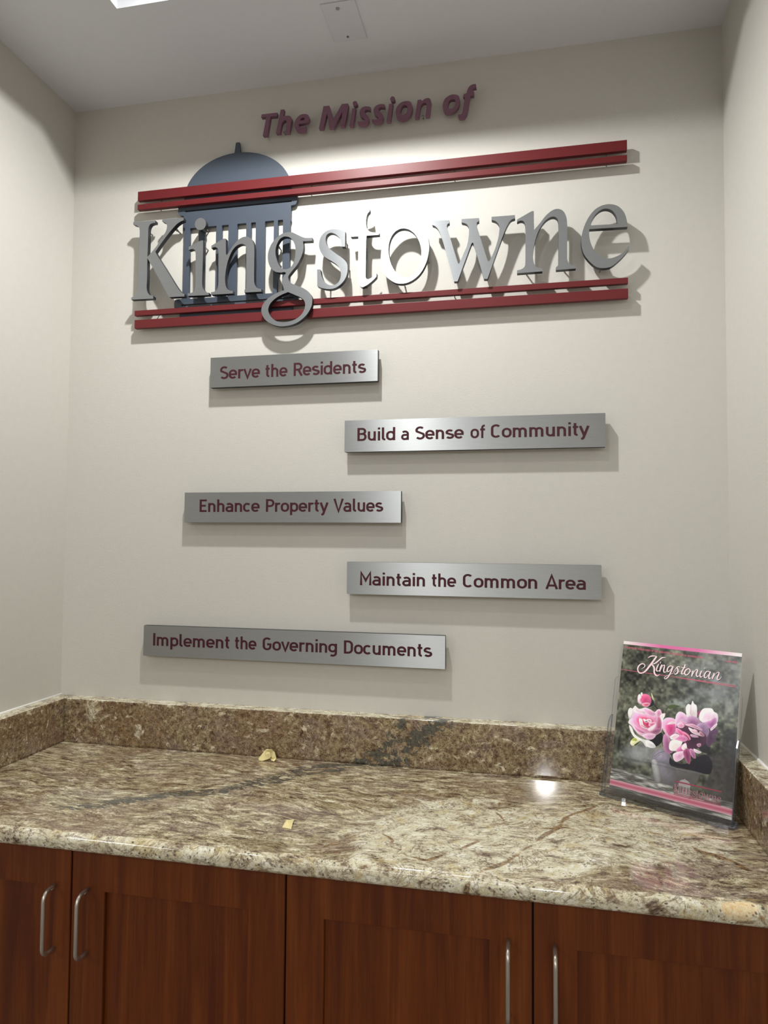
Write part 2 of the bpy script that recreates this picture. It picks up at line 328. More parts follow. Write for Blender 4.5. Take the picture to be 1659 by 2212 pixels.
# ------------------------------------------------------------------ counter top
DATA = json.loads(r'''{"L":{"K":[[[1866,12336,1],[2444,12325,1],[2443,12267,1],[2383,12267,0],[2313,12238,0],[2276,12171,0],[2267,12096,0],[2268,11914,0],[2262,11462,1],[2345,11545,0],[2494,11704,0],[2557,11799,0],[2651,11932,0],[2729,12046,0],[2749,12124,0],[2742,12200,0],[2698,12252,0],[2627,12281,1],[2626,12332,1],[3174,12327,1],[3175,12262,1],[3096,12239,0],[3001,12183,0],[2874,12063,0],[2675,11839,0],[2462,11570,1],[2532,11449,0],[2722,11164,0],[2922,10860,0],[3033,10693,0],[3132,10572,0],[3197,10518,1],[3234,10506,1],[3235,10446,1],[2846,10457,1],[2678,10738,0],[2510,11020,0],[2261,11430,1],[2261,11209,0],[2263,10907,0],[2258,10727,0],[2280,10625,0],[2336,10546,0],[2435,10514,1],[2436,10449,1],[1858,10462,1],[1859,10512,1],[1955,10541,0],[2008,10593,0],[2027,10692,0],[2033,10823,0],[2039,11326,0],[2043,11832,0],[2042,12105,0],[2024,12188,0],[1967,12243,0],[1867,12278,1]]],"i":[[[3679,11739,1],[3624,11740,0],[3435,11667,0],[3319,11616,1],[3318,11542,1],[3405,11560,0],[3464,11543,0],[3491,11488,0],[3498,11413,0],[3504,11016,0],[3507,10720,0],[3494,10602,0],[3447,10536,0],[3385,10516,0],[3316,10517,1],[3317,10453,1],[3851,10440,1],[3850,10494,1],[3785,10508,0],[3721,10567,0],[3686,10638,0],[3675,10728,0],[3678,11004,0],[3683,11399,0]],[[3745,12124,0],[3740,12169,0],[3722,12210,0],[3692,12245,0],[3654,12269,0],[3611,12280,0],[3567,12277,0],[3527,12260,0],[3494,12231,0],[3473,12192,0],[3464,12149,0],[3469,12104,0],[3488,12062,0],[3518,12027,0],[3556,12003,0],[3599,11993,0],[3643,11996,0],[3683,12013,0],[3715,12042,0],[3737,12080,0]]],"n":[[[4246,11734,1],[4188,11735,0],[4027,11663,0],[3890,11597,1],[3891,11537,1],[3983,11559,0],[4038,11534,0],[4065,11472,0],[4070,11377,0],[4075,11087,0],[4078,10832,0],[4077,10662,0],[4048,10562,0],[3985,10511,0],[3902,10503,1],[3910,10442,1],[4446,10437,1],[4445,10496,1],[4372,10510,0],[4308,10548,0],[4267,10623,0],[4249,10734,0],[4245,10820,0],[4260,10988,0],[4305,11197,0],[4391,11403,0],[4479,11515,0],[4567,11567,0],[4656,11578,0],[4728,11545,0],[4755,11484,0],[4759,11374,0],[4764,10951,0],[4766,10571,0],[4758,10530,0],[4728,10498,1],[4729,10439,1],[5138,10432,1],[5137,10495,1],[5054,10514,0],[5000,10564,0],[4968,10633,0],[4958,10726,0],[4954,11105,0],[4951,11443,0],[4931,11571,0],[4885,11668,0],[4813,11723,0],[4733,11740,0],[4636,11723,0],[4548,11671,0],[4442,11569,0],[4302,11376,0],[4276,11348,0],[4256,11380,1]]],"g":[[[6332,11581,1],[6332,11509,1],[6117,11516,1],[6128,11383,0],[6115,11274,0],[6071,11145,0],[5982,10987,0],[5847,10831,0],[5780,10737,0],[5793,10648,0],[5851,10578,0],[5954,10526,0],[6125,10449,0],[6262,10351,0],[6337,10237,0],[6350,10094,0],[6312,9966,0],[6201,9809,0],[6022,9677,0],[5852,9621,0],[5682,9604,0],[5544,9617,0],[5394,9670,0],[5242,9778,0],[5165,9905,0],[5145,10017,0],[5190,10147,0],[5327,10282,0],[5498,10370,0],[5624,10411,0],[5684,10429,1],[5657,10525,0],[5627,10626,0],[5665,10734,0],[5727,10818,1],[5687,10843,0],[5607,10838,0],[5480,10864,0],[5374,10944,0],[5303,11083,0],[5283,11251,0],[5310,11394,0],[5377,11533,0],[5491,11657,0],[5628,11735,0],[5766,11756,0],[5858,11743,0],[5973,11683,0],[6110,11611,0],[6201,11584,0]],[[5698,11662,0],[5790,11638,0],[5872,11559,0],[5930,11432,0],[5942,11277,0],[5923,11113,0],[5868,10984,0],[5800,10923,0],[5709,10908,0],[5617,10937,0],[5534,11054,0],[5474,11236,0],[5466,11370,0],[5493,11490,0],[5561,11607,0],[5641,11656,0]],[[5779,10379,1],[5957,10295,0],[6117,10208,0],[6180,10116,0],[6176,9985,0],[6110,9858,0],[5998,9766,0],[5840,9710,0],[5680,9697,0],[5519,9729,0],[5403,9813,0],[5326,9928,0],[5313,10028,0],[5363,10147,0],[5477,10250,0],[5625,10328,0]]],"s":[[[7098,11658,1],[7099,11314,1],[7023,11320,1],[7005,11445,0],[6949,11547,0],[6872,11618,0],[6772,11656,0],[6684,11623,0],[6647,11540,0],[6659,11441,0],[6699,11352,0],[6777,11265,0],[6920,11151,0],[7064,11038,0],[7141,10941,0],[7164,10832,0],[7149,10694,0],[7090,10560,0],[6982,10450,0],[6852,10389,0],[6720,10382,0],[6588,10413,0],[6466,10464,1],[6459,10847,1],[6533,10838,1],[6563,10694,0],[6630,10560,0],[6730,10478,0],[6851,10464,0],[6949,10516,0],[7002,10619,0],[7007,10748,0],[6956,10869,0],[6846,10974,0],[6679,11084,0],[6568,11190,0],[6505,11324,0],[6498,11455,0],[6536,11581,0],[6629,11682,0],[6760,11730,0],[6903,11723,0],[7024,11691,0]]],"t":[[[7655,12117,1],[7650,12064,0],[7607,12014,0],[7581,11931,0],[7577,11793,0],[7599,11684,0],[7665,11603,0],[7751,11580,0],[7869,11572,1],[7869,11517,1],[7590,11519,1],[7580,11386,0],[7579,10961,0],[7576,10642,0],[7588,10567,0],[7631,10542,0],[7727,10583,0],[7822,10661,1],[7818,10582,1],[7749,10513,0],[7632,10426,0],[7514,10370,0],[7460,10390,0],[7411,10462,0],[7399,10570,0],[7401,10974,0],[7401,11519,1],[7228,11523,1],[7227,11577,1],[7308,11591,0],[7384,11638,0],[7410,11743,0],[7414,11850,0],[7418,12005,1],[7510,12050,0],[7607,12079,0]]],"o":[[[8529,11772,0],[8693,11731,0],[8840,11605,0],[8943,11424,0],[8983,11214,0],[8975,11025,0],[8912,10789,0],[8785,10575,0],[8614,10441,0],[8442,10388,0],[8278,10404,0],[8138,10483,0],[8024,10596,0],[7943,10793,0],[7915,11013,0],[7940,11229,0],[8017,11433,0],[8156,11613,0],[8321,11738,0]],[[8426,11611,0],[8547,11570,0],[8660,11474,0],[8747,11328,0],[8799,11177,0],[8813,11012,0],[8784,10816,0],[8708,10649,0],[8605,10553,0],[8485,10519,0],[8363,10554,0],[8241,10667,0],[8153,10829,0],[8099,11025,0],[8085,11200,0],[8114,11372,0],[8192,11514,0],[8304,11596,0]]],"w":[[[9048,11724,1],[9418,11704,1],[9419,11641,1],[9381,11621,0],[9368,11571,0],[9390,11492,0],[9486,11162,0],[9607,10756,0],[9626,10735,0],[9651,10765,0],[9725,10938,0],[9800,11111,0],[9837,11312,0],[9843,11478,0],[9830,11530,0],[9786,11592,0],[9682,11633,1],[9682,11706,1],[10055,11696,1],[10055,11625,1],[10014,11603,0],[10009,11540,0],[10024,11475,0],[10124,11135,0],[10236,10771,0],[10260,10738,0],[10287,10761,0],[10396,10999,0],[10469,11259,0],[10488,11422,0],[10481,11498,0],[10420,11586,0],[10321,11633,1],[10321,11697,1],[10812,11690,1],[10814,11621,1],[10726,11591,0],[10659,11495,0],[10592,11350,0],[10420,10883,0],[10236,10360,1],[10162,10365,1],[10125,10501,0],[10025,10851,0],[9937,11151,0],[9919,11171,0],[9897,11148,0],[9751,10758,0],[9602,10354,1],[9524,10356,1],[9494,10470,0],[9373,10915,0],[9257,11336,0],[9180,11523,0],[9116,11599,0],[9048,11631,1]]],"n2":[[[11202,11738,1],[11162,11742,0],[11017,11671,0],[10855,11590,1],[10855,11540,1],[10936,11561,0],[11000,11530,0],[11024,11444,0],[11027,11008,0],[11023,10624,0],[10999,10551,0],[10935,10514,0],[10854,10500,1],[10854,10436,1],[11375,10440,1],[11376,10509,1],[11288,10521,0],[11224,10576,0],[11189,10695,0],[11184,10829,0],[11217,11059,0],[11289,11287,0],[11402,11478,0],[11513,11568,0],[11609,11584,0],[11680,11536,0],[11704,11434,0],[11702,10953,0],[11698,10589,0],[11685,10532,0],[11650,10507,1],[11653,10447,1],[12051,10450,1],[12051,10513,1],[11968,10527,0],[11906,10582,0],[11878,10674,0],[11878,10773,0],[11879,11137,0],[11877,11468,0],[11846,11604,0],[11784,11701,0],[11689,11743,0],[11578,11720,0],[11450,11623,0],[11338,11483,0],[11206,11336,1]]],"e":[[[13076,11239,1],[12322,11256,1],[12322,11100,0],[12360,10932,0],[12436,10778,0],[12559,10662,0],[12697,10611,0],[12850,10639,0],[12988,10718,0],[13103,10855,1],[13095,10766,1],[13018,10667,0],[12896,10546,0],[12742,10436,0],[12588,10418,0],[12450,10458,0],[12311,10592,0],[12203,10764,0],[12161,10981,0],[12182,11194,0],[12269,11433,0],[12410,11635,0],[12565,11727,0],[12735,11744,0],[12888,11689,0],[13009,11547,0],[13061,11379,0]],[[12354,11332,1],[12378,11440,0],[12456,11565,0],[12565,11645,0],[12673,11656,0],[12780,11601,0],[12856,11479,0],[12881,11317,1]]]},"M":[["T",[[[5029,14660,1],[5412,14657,1],[5403,14574,1],[5246,14580,1],[5176,14145,1],[5064,14152,1],[5145,14586,1],[5017,14593,1]]]],["h",[[[5495,14715,1],[5579,14713,1],[5557,14553,1],[5617,14552,0],[5678,14551,0],[5740,14522,0],[5763,14455,0],[5755,14388,0],[5712,14149,1],[5618,14154,1],[5641,14350,0],[5640,14419,0],[5618,14451,0],[5574,14439,0],[5531,14389,0],[5510,14297,0],[5487,14161,1],[5384,14170,1]]]],["e",[[[6063,14545,0],[6142,14520,0],[6186,14455,0],[6178,14379,0],[6140,14333,1],[5935,14319,1],[5945,14271,0],[5980,14246,0],[6049,14246,0],[6110,14260,1],[6111,14158,1],[6042,14140,0],[5964,14145,0],[5885,14176,0],[5840,14258,0],[5834,14344,0],[5868,14442,0],[5941,14519,0],[6002,14541,0]],[[5965,14397,1],[6065,14402,0],[6082,14434,0],[6055,14462,0],[6012,14459,0],[5977,14429,0]]]],["M",[[[6524,14669,1],[6662,14665,1],[6755,14328,1],[6956,14666,1],[7101,14660,1],[7110,14605,1],[7024,14137,1],[6928,14154,1],[6971,14479,1],[6770,14145,1],[6668,14148,1],[6608,14490,1],[6526,14148,1],[6419,14157,1]]]],["i",[[[7204,14534,1],[7284,14533,1],[7228,14137,1],[7136,14139,1]],[[7320,14633,0],[7314,14658,0],[7299,14680,0],[7277,14694,0],[7253,14697,0],[7232,14689,0],[7217,14671,0],[7212,14647,0],[7217,14621,0],[7233,14599,0],[7254,14585,0],[7278,14582,0],[7300,14591,0],[7315,14609,0]]]],["s",[[[7536,14539,0],[7620,14516,1],[7620,14441,1],[7553,14461,0],[7503,14455,0],[7487,14415,0],[7512,14370,0],[7563,14322,0],[7588,14252,0],[7581,14178,0],[7531,14126,0],[7447,14119,0],[7372,14136,0],[7329,14167,1],[7333,14229,1],[7396,14205,0],[7463,14205,0],[7492,14231,0],[7471,14267,0],[7412,14316,0],[7374,14370,0],[7373,14446,0],[7410,14508,0],[7469,14539,0]]]],["s",[[[7898,14545,0],[7951,14529,1],[7952,14457,1],[7889,14479,0],[7832,14472,0],[7813,14426,0],[7842,14375,0],[7890,14330,0],[7915,14260,0],[7901,14185,0],[7844,14134,0],[7768,14129,0],[7700,14152,0],[7657,14186,1],[7661,14238,1],[7719,14212,0],[7776,14210,0],[7810,14239,0],[7786,14266,0],[7728,14321,0],[7698,14383,0],[7698,14460,0],[7745,14521,0],[7822,14550,0]]]],["i",[[[8051,14531,1],[8137,14530,1],[8083,14134,1],[7992,14136,1]],[[8184,14627,0],[8178,14654,0],[8163,14676,0],[8141,14691,0],[8116,14694,0],[8094,14685,0],[8079,14666,0],[8073,14641,0],[8079,14615,0],[8095,14592,0],[8117,14578,0],[8141,14575,0],[8163,14583,0],[8179,14602,0]]]],["o",[[[8440,14547,0],[8525,14524,0],[8568,14456,0],[8573,14351,0],[8545,14240,0],[8471,14164,0],[8376,14132,0],[8282,14149,0],[8220,14213,0],[8200,14311,0],[8214,14415,0],[8270,14494,0],[8346,14537,0]],[[8403,14458,0],[8455,14433,0],[8465,14365,0],[8442,14282,0],[8376,14242,0],[8324,14258,0],[8309,14317,0],[8328,14401,0],[8360,14449,0]]]],["n",[[[8694,14540,1],[8769,14540,1],[8792,14504,1],[8843,14540,0],[8909,14556,0],[8965,14535,0],[8993,14479,0],[8988,14394,0],[8957,14143,1],[8869,14149,1],[8891,14359,0],[8886,14435,0],[8853,14459,0],[8797,14437,0],[8760,14375,0],[8742,14292,0],[8719,14138,1],[8630,14144,1]]]],["o",[[[9517,14559,0],[9584,14531,0],[9618,14479,0],[9625,14388,0],[9605,14294,0],[9551,14211,0],[9471,14166,0],[9384,14156,0],[9303,14180,0],[9265,14247,0],[9251,14325,0],[9268,14426,0],[9315,14503,0],[9389,14549,0],[9456,14565,0]],[[9470,14456,0],[9517,14443,0],[9527,14387,0],[9511,14306,0],[9464,14257,0],[9403,14257,0],[9370,14289,0],[9369,14351,0],[9393,14424,0],[9430,14454,0]]]],["f",[[[9977,14734,1],[9987,14651,1],[9938,14650,0],[9904,14634,0],[9891,14574,1],[9938,14568,1],[9931,14483,1],[9855,14483,1],[9815,14254,0],[9786,14100,0],[9733,14024,0],[9666,14008,0],[9606,14019,1],[9585,14063,1],[9599,14102,1],[9646,14097,0],[9679,14134,0],[9695,14214,0],[9735,14470,1],[9701,14485,1],[9711,14542,1],[9775,14555,1],[9788,14615,0],[9818,14680,0],[9871,14724,0],[9931,14737,0]]]]],"T":{"serve":[["Serve",0.4107,0.509,0.8491,0.0313],["the",0.5222,0.5749,0.8488,0.0308],["Residents",0.5896,0.7578,0.8483,0.0305]],"build":[["Build",0.7392,0.8242,0.6974,0.0292],["a",0.8373,0.8544,0.6977,0.0288],["Sense",0.8685,0.9732,0.6981,0.0287],["of",0.9875,1.0182,0.6985,0.0282],["Community",1.0305,1.2317,0.6991,0.028]],"enh":[["Enhance",0.366,0.513,0.5421,0.0296],["Property",0.528,0.6749,0.5419,0.029],["Values",0.686,0.7988,0.5418,0.0284]],"main":[["Maintain",0.748,0.8912,0.3819,0.0286],["the",0.9061,0.9579,0.3817,0.028],["Common",0.9721,1.1258,0.3815,0.0277],["Area",1.1422,1.2227,0.3813,0.0271]],"imp":[["Implement",0.2555,0.4454,0.2308,0.0297],["the",0.4586,0.5102,0.2316,0.0289],["Governing",0.525,0.6977,0.2323,0.0287],["Documents",0.7132,0.9077,0.2335,0.0279]]},"H":[4692.35,550.951,156.862,459.342,-4978.51,1502.57,-0.517473,0.172402],"script":[[[504,2515,7],[543,2548,19],[594,2566,21],[680,2568,7]],[[669,2563,27],[637,2509,31],[585,2421,33],[545,2357,34],[486,2267,30],[422,2218,20],[369,2215,22],[335,2255,23],[330,2307,26],[362,2367,23],[413,2396,18],[456,2379,17],[456,2338,14],[400,2293,5]],[[846,2563,6],[781,2556,20],[726,2505,23],[658,2437,23],[586,2402,8]],[[579,2402,9],[626,2374,30],[646,2325,30],[652,2259,29],[685,2213,26],[723,2207,15],[760,2245,5]],[[722,2430,16],[689,2338,24],[697,2295,21],[733,2300,11],[756,2332,7]],[[745,2437,7],[756,2472,16]],[[785,2424,22],[761,2362,23],[753,2287,22]],[[756,2295,7],[795,2396,9],[829,2422,14],[832,2386,22],[823,2326,22],[833,2291,20],[862,2295,11],[888,2327,7]],[[975,2411,12],[938,2420,16],[898,2379,22],[888,2327,23],[911,2308,16],[951,2350,10],[982,2412,8]],[[990,2419,23],[973,2353,24],[944,2269,24],[913,2207,22],[873,2169,14],[850,2177,11],[862,2207,10],[931,2253,7],[1013,2300,6],[1058,2357,7]],[[1103,2334,7],[1144,2353,6]],[[1000,2312,7],[1029,2357,10],[1062,2409,14],[1095,2427,14],[1114,2411,11]],[[1065,2403,22],[1087,2352,25],[1076,2304,24],[1040,2279,16],[1023,2294,10]],[[1207,2483,20],[1194,2428,24],[1160,2349,24],[1155,2304,24],[1187,2306,12],[1213,2340,7]],[[1136,2419,6],[1179,2418,15],[1228,2424,6]],[[1275,2414,15],[1229,2383,24],[1206,2323,25],[1237,2290,19],[1282,2325,18],[1301,2384,17],[1275,2414,15]],[[1293,2387,6],[1327,2355,7]],[[1357,2383,23],[1345,2333,24],[1337,2275,23]],[[1341,2284,7],[1388,2388,10],[1421,2415,15],[1431,2393,23],[1416,2327,25],[1435,2289,20],[1466,2311,9]],[[1504,2403,22],[1482,2335,23],[1489,2290,22],[1519,2300,9],[1542,2335,5]],[[1545,2439,7],[1555,2462,15]],[[1640,2401,14],[1597,2405,16],[1562,2354,23],[1558,2298,24],[1590,2292,14],[1631,2355,8]],[[1655,2407,24],[1634,2324,23],[1644,2281,20],[1674,2297,7],[1696,2332,5]],[[1721,2391,20],[1709,2334,22],[1694,2280,21]],[[1697,2289,7],[1751,2387,8],[1795,2415,12],[1800,2386,21],[1778,2320,23],[1785,2281,19],[1818,2292,11],[1849,2345,5]]],"lines":[[[21,2233],[2088,2220]],[[885,2228],[2086,2195]]],"toptext":[[26,2674],[1519,2638]],"date":[[1896,2628],[2102,2625]],"logo":[[1179,405],[1973,411],[1187,230]],"ear":[[-110,1166],[-38,1161],[29,1164],[78,1177],[120,1151],[138,1088],[119,945],[107,819],[111,743],[133,690],[186,658],[848,678],[1591,648],[1723,643],[1791,680],[1819,766],[1832,963],[1851,1073],[1908,1129],[2078,1146]],"veins":[[[0.3089,-0.385],[0.3759,-0.3472],[0.4253,-0.3055],[0.4975,-0.2645],[0.562,-0.2191],[0.6111,-0.148],[0.642,-0.0941],[0.683,-0.0631],[0.738,-0.0408],[0.8151,-0.0228]],[[0.502,-0.2733],[0.5509,-0.2371],[0.5939,-0.2038],[0.6349,-0.1593],[0.6662,-0.1064],[0.7267,-0.0743]]],"cracks":[[[0.8749,-0.3567],[0.9014,-0.4128],[0.9281,-0.4394],[0.9636,-0.4407],[1.0012,-0.3985],[1.0272,-0.3636]],[[1.2395,-0.1482],[1.2121,-0.1839],[1.1779,-0.2219],[1.152,-0.2839],[1.1213,-0.3369],[1.0998,-0.3843],[1.0764,-0.4245],[1.0474,-0.455],[1.0234,-0.4889],[1.011,-0.5277]],[[1.0566,-0.1904],[1.0628,-0.2441],[1.0609,-0.2951],[1.1217,-0.2946],[1.1824,-0.277]],[[0.7957,-0.4368],[0.8172,-0.4062],[0.8451,-0.3635],[0.873,-0.3477]],[[1.2279,-0.2666],[1.2858,-0.2722],[1.334,-0.2831],[1.3859,-0.3275],[1.4255,-0.3724]],[[0.8025,-0.4835],[0.8142,-0.4492],[0.8399,-0.4351]]],"light":[[0.8322,-0.4611],[0.8279,-0.358],[0.8707,-0.2557],[0.9545,-0.1905],[1.0572,-0.2061],[1.2383,-0.1599],[1.3244,-0.215],[1.4066,-0.2979],[1.3525,-0.3588],[1.2681,-0.3932],[1.1731,-0.4295],[1.0809,-0.4647],[1.0191,-0.5129],[0.9264,-0.5066]],"svein":[[0.8173,-0.0003],[0.8471,0.025],[0.8717,0.0576],[0.9012,0.0835],[0.9256,0.0994]],"svein2":[[0.7515,-0.0012],[0.797,0.0283],[0.8269,0.0595],[0.8467,0.0927]]}''')
def seg_dist(px, py, poly):
    d = np.full(px.shape, 9.0)
    for a, b in zip(poly, poly[1:]):
        ax, ay, bx, by = a[0], a[1], b[0], b[1]; L = (bx - ax)**2 + (by - ay)**2
        t = np.clip(((px - ax) * (bx - ax) + (py - ay) * (by - ay)) / L, 0, 1)
        d = np.minimum(d, np.hypot(px - ax - t * (bx - ax), py - ay - t * (by - ay)))
    return d
def inside(px, py, poly):
    r = np.zeros(px.shape, bool); n = len(poly)
    for i in range(n):
        x1, y1 = poly[i][0], poly[i][1]; x2, y2 = poly[(i + 1) % n][0], poly[(i + 1) % n][1]
        c = ((y1 > py) != (y2 > py)) & (px < (x2 - x1) * (py - y1) / ((y2 - y1) if y2 != y1 else 1e-9) + x1); r ^= c
    return r
def vnoise(shape, cells, rng):
    """smooth value noise on a raster (print and stone patterns)"""
    gy, gx = cells; g = rng.random((gy + 2, gx + 2)); y = np.linspace(0, gy, shape[0]); x = np.linspace(0, gx, shape[1])
    yi = y.astype(int); xi = x.astype(int); fy = (y - yi)[:, None]; fx = (x - xi)[None, :]; fy = fy * fy * (3 - 2 * fy); fx = fx * fx * (3 - 2 * fx)
    a = g[np.ix_(yi, xi)]; b = g[np.ix_(yi, xi + 1)]; c = g[np.ix_(yi + 1, xi)]; d = g[np.ix_(yi + 1, xi + 1)]
    return (a * (1 - fx) + b * fx) * (1 - fy) + (c * (1 - fx) + d * fx) * fy
def grid_mesh(name, P, cols=None, cname='veins'):
    """P: (ny, nx, 3) points -> quad mesh with an optional colour per point"""
    ny, nx = P.shape[:2]; me = bpy.data.meshes.new(name)
    idx = np.arange(ny * nx).reshape(ny, nx)
    f = np.stack([idx[:-1, :-1], idx[:-1, 1:], idx[1:, 1:], idx[1:, :-1]], -1).reshape(-1, 4)
    me.vertices.add(ny * nx); me.vertices.foreach_set('co', P.reshape(-1).astype(np.float32))
    me.loops.add(f.size); me.loops.foreach_set('vertex_index', f.reshape(-1).astype(np.int32))
    me.polygons.add(len(f)); me.polygons.foreach_set('loop_start', (np.arange(len(f)) * 4).astype(np.int32))
    me.update(calc_edges=True)
    if cols is not None:
        a = me.color_attributes.new(cname, 'FLOAT_COLOR', 'POINT'); a.data.foreach_set('color', cols.reshape(-1).astype(np.float32))
    return me
EDGE_Y, TH = -.4815, .0315
prof = [(-.001, 0.0)] + [(y, 0.0) for y in np.linspace(-.004, EDGE_Y + .014, 190)]
for a in np.linspace(8, 90, 8): prof.append((EDGE_Y + .014 - .014 * math.sin(math.radians(a)), -.014 + .014 * math.cos(math.radians(a))))
for a in np.linspace(20, 90, 5): prof.append((EDGE_Y + .014 - .014 * math.cos(math.radians(a)), -TH + .014 - .014 * math.sin(math.radians(a))))
prof += [(-.40, -TH), (-.001, -TH)]
prof = np.array(prof); xs = np.linspace(0.0005, CX - .0005, 640)
P = np.zeros((len(prof), len(xs), 3)); P[:, :, 0] = xs[None]; P[:, :, 1] = prof[:, 0][:, None]; P[:, :, 2] = prof[:, 1][:, None]
X = P[:, :, 0]; Y = P[:, :, 1] + np.minimum(P[:, :, 2], 0) * .6
rng = np.random.default_rng(5)
wob = (vnoise(X.shape, (9, 30), rng) - .5) * .035 + (vnoise(X.shape, (26, 80), rng) - .5) * .018
brk = vnoise(X.shape, (16, 50), rng)
poly = DATA['light']
cx_, cy_ = [q[0] for q in poly], [q[1] for q in poly]
ins = inside(X + wob, Y + wob, poly).astype(float); dd = seg_dist(X + wob, Y + wob, poly + poly[:1])
Rm = np.clip(.5 + np.where(ins > 0, dd, -dd) / .12, 0, 1)
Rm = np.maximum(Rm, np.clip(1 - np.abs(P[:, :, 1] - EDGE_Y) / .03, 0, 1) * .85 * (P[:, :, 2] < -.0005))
Gm = np.zeros_like(X)
for v, wdt in zip(DATA['veins'], (.030, .018)): Gm = np.maximum(Gm, np.clip(1 - seg_dist(X, Y + wob * .5, v) / wdt, 0, 1)**1.2 * np.clip((X - .12) / .25, .35, 1))
Bm = np.zeros_like(X)
for i, v in enumerate(DATA['cracks']): Bm = np.maximum(Bm, np.clip(1 - seg_dist(X + wob * .5, Y + wob * .6, v) / (.0085 if i in (1, 4) else .0055), 0, 1) * np.clip(brk * 1.3 + .1, 0, 1))
sl = np.concatenate([[0], np.cumsum(np.hypot(*np.diff(prof, axis=0).T))]); sl = sl - sl[190]     # length along the profile from where the nose begins
db = np.hypot((P[:, :, 0] - 1.384 + (sl[:, None] - .0134) * .35) / 1.55, (sl[:, None] - .0134) / 1.0)
db = db + (vnoise(X.shape, (20, 75), rng) - .5) * .008
Am = np.clip((.0128 - db) / .002, 0, 1)
Bm = np.maximum(Bm, np.clip(1 - np.abs(db - .0185) / .0055, 0, 1) * .75)
cols = np.stack([Rm, Gm, Bm, Am], -1)
top = grid_mesh('countertop', P[:, :, :], cols)
top.polygons.foreach_set('use_smooth', [True] * len(top.polygons))
ct = link('countertop', top, M_gran)
# close the two ends
bmx = bmesh.new(); bmx.from_mesh(top)
for e_ in (0, len(xs) - 1):
    bmx.verts.ensure_lookup_table(); bmx.faces.new([bmx.verts[i * len(xs) + e_] for i in range(len(prof))])
bmesh.ops.recalc_face_normals(bmx, faces=bmx.faces[:]); bmx.to_mesh(top); bmx.free()
tag(ct, 'polished granite countertop with beige, white and dark-veined stone and rounded front edge', 'countertop')
def splash(label, x0, x1, y0, y1, face):
    nx, nz = 160, 22; P = []
    if face == 'back':
        u = np.linspace(x0, x1, nx); pr = [(y1, 0), ] + [(y0, z) for z in np.linspace(0, ZS - .0015, nz)] + [(y0 + .0006, ZS - .0004), (y0 + .0018, ZS)] + [(y, ZS) for y in np.linspace(y0 + .006, y1, 5)]
        P = np.array([[(x, q[0], q[1] + .0004) for x in u] for q in pr]); X = P[:, :, 0]; Z = P[:, :, 2]
        Gm = np.clip(1 - seg_dist(X, Z, DATA['svein']) / .034, 0, 1); Gm = np.maximum(Gm, np.clip(1 - seg_dist(X, Z, DATA['svein2']) / .02, 0, 1) * .8)
        r = np.random.default_rng(3); wb = (vnoise(X.shape, (4, 40), r) - .5) * .02
        Rm = np.clip(1 - np.hypot((X + wb - .23) / .03, (Z - .045) / .04), 0, 1) * .8 + np.clip(1 - np.hypot((X + wb - .13) / .07, (Z - .07) / .05), 0, 1) * .5 + np.clip(1 - np.hypot((X + wb - 1.02) / .10, (Z + wb - .06) / .04), 0, 1) * .35
        Bm = np.clip(1 - np.abs(np.hypot((X + wb - .235) / 1.2, (Z - .04)) - .036) / .005, 0, 1) * .55
    else:
        s = -1 if face == 'left' else 1; xi, xo = (x1, x0) if face == 'left' else (x0, x1)
        u = np.linspace(y0, y1, 70); pr = [(xo, 0)] + [(xi, z) for z in np.linspace(0, ZS - .0015, nz)] + [(xi + s * .0006, ZS - .0004), (xi + s * .0018, ZS)] + [(x, ZS) for x in np.linspace(xi + s * .006, xo, 5)]
        P = np.array([[(q[0], y, q[1] + .0004) for y in u] for q in pr]); Z = P[:, :, 2]
        Gm = np.zeros_like(Z); Rm = Gm + .05; Bm = Gm
    Rm = np.maximum(Rm, .75 * (P[:, :, 2] > ZS - .001))  # splash top lightened, lamp light from above painted into the stone
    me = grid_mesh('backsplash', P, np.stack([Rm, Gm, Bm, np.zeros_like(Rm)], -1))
    b = bmesh.new(); b.from_mesh(me); n1, n2 = P.shape[1], P.shape[0]
    for e_ in (0, n1 - 1):
        b.verts.ensure_lookup_table(); b.faces.new([b.verts[i * n1 + e_] for i in range(n2)])
    b.verts.ensure_lookup_table(); b.faces.new([b.verts[0], b.verts[n1 - 1], b.verts[n1 * n2 - 1], b.verts[n1 * (n2 - 1)]]) if False else None
    bmesh.ops.recalc_face_normals(b, faces=b.faces[:]); b.to_mesh(me); b.free()
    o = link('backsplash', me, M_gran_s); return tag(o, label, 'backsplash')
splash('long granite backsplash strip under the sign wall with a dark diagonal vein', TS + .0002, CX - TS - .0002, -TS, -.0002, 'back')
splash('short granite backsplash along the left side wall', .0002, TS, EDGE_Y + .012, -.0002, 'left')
splash('short granite backsplash along the right side wall behind the magazine', CX - TS, CX - .0002, EDGE_Y + .012, -.0002, 'right')
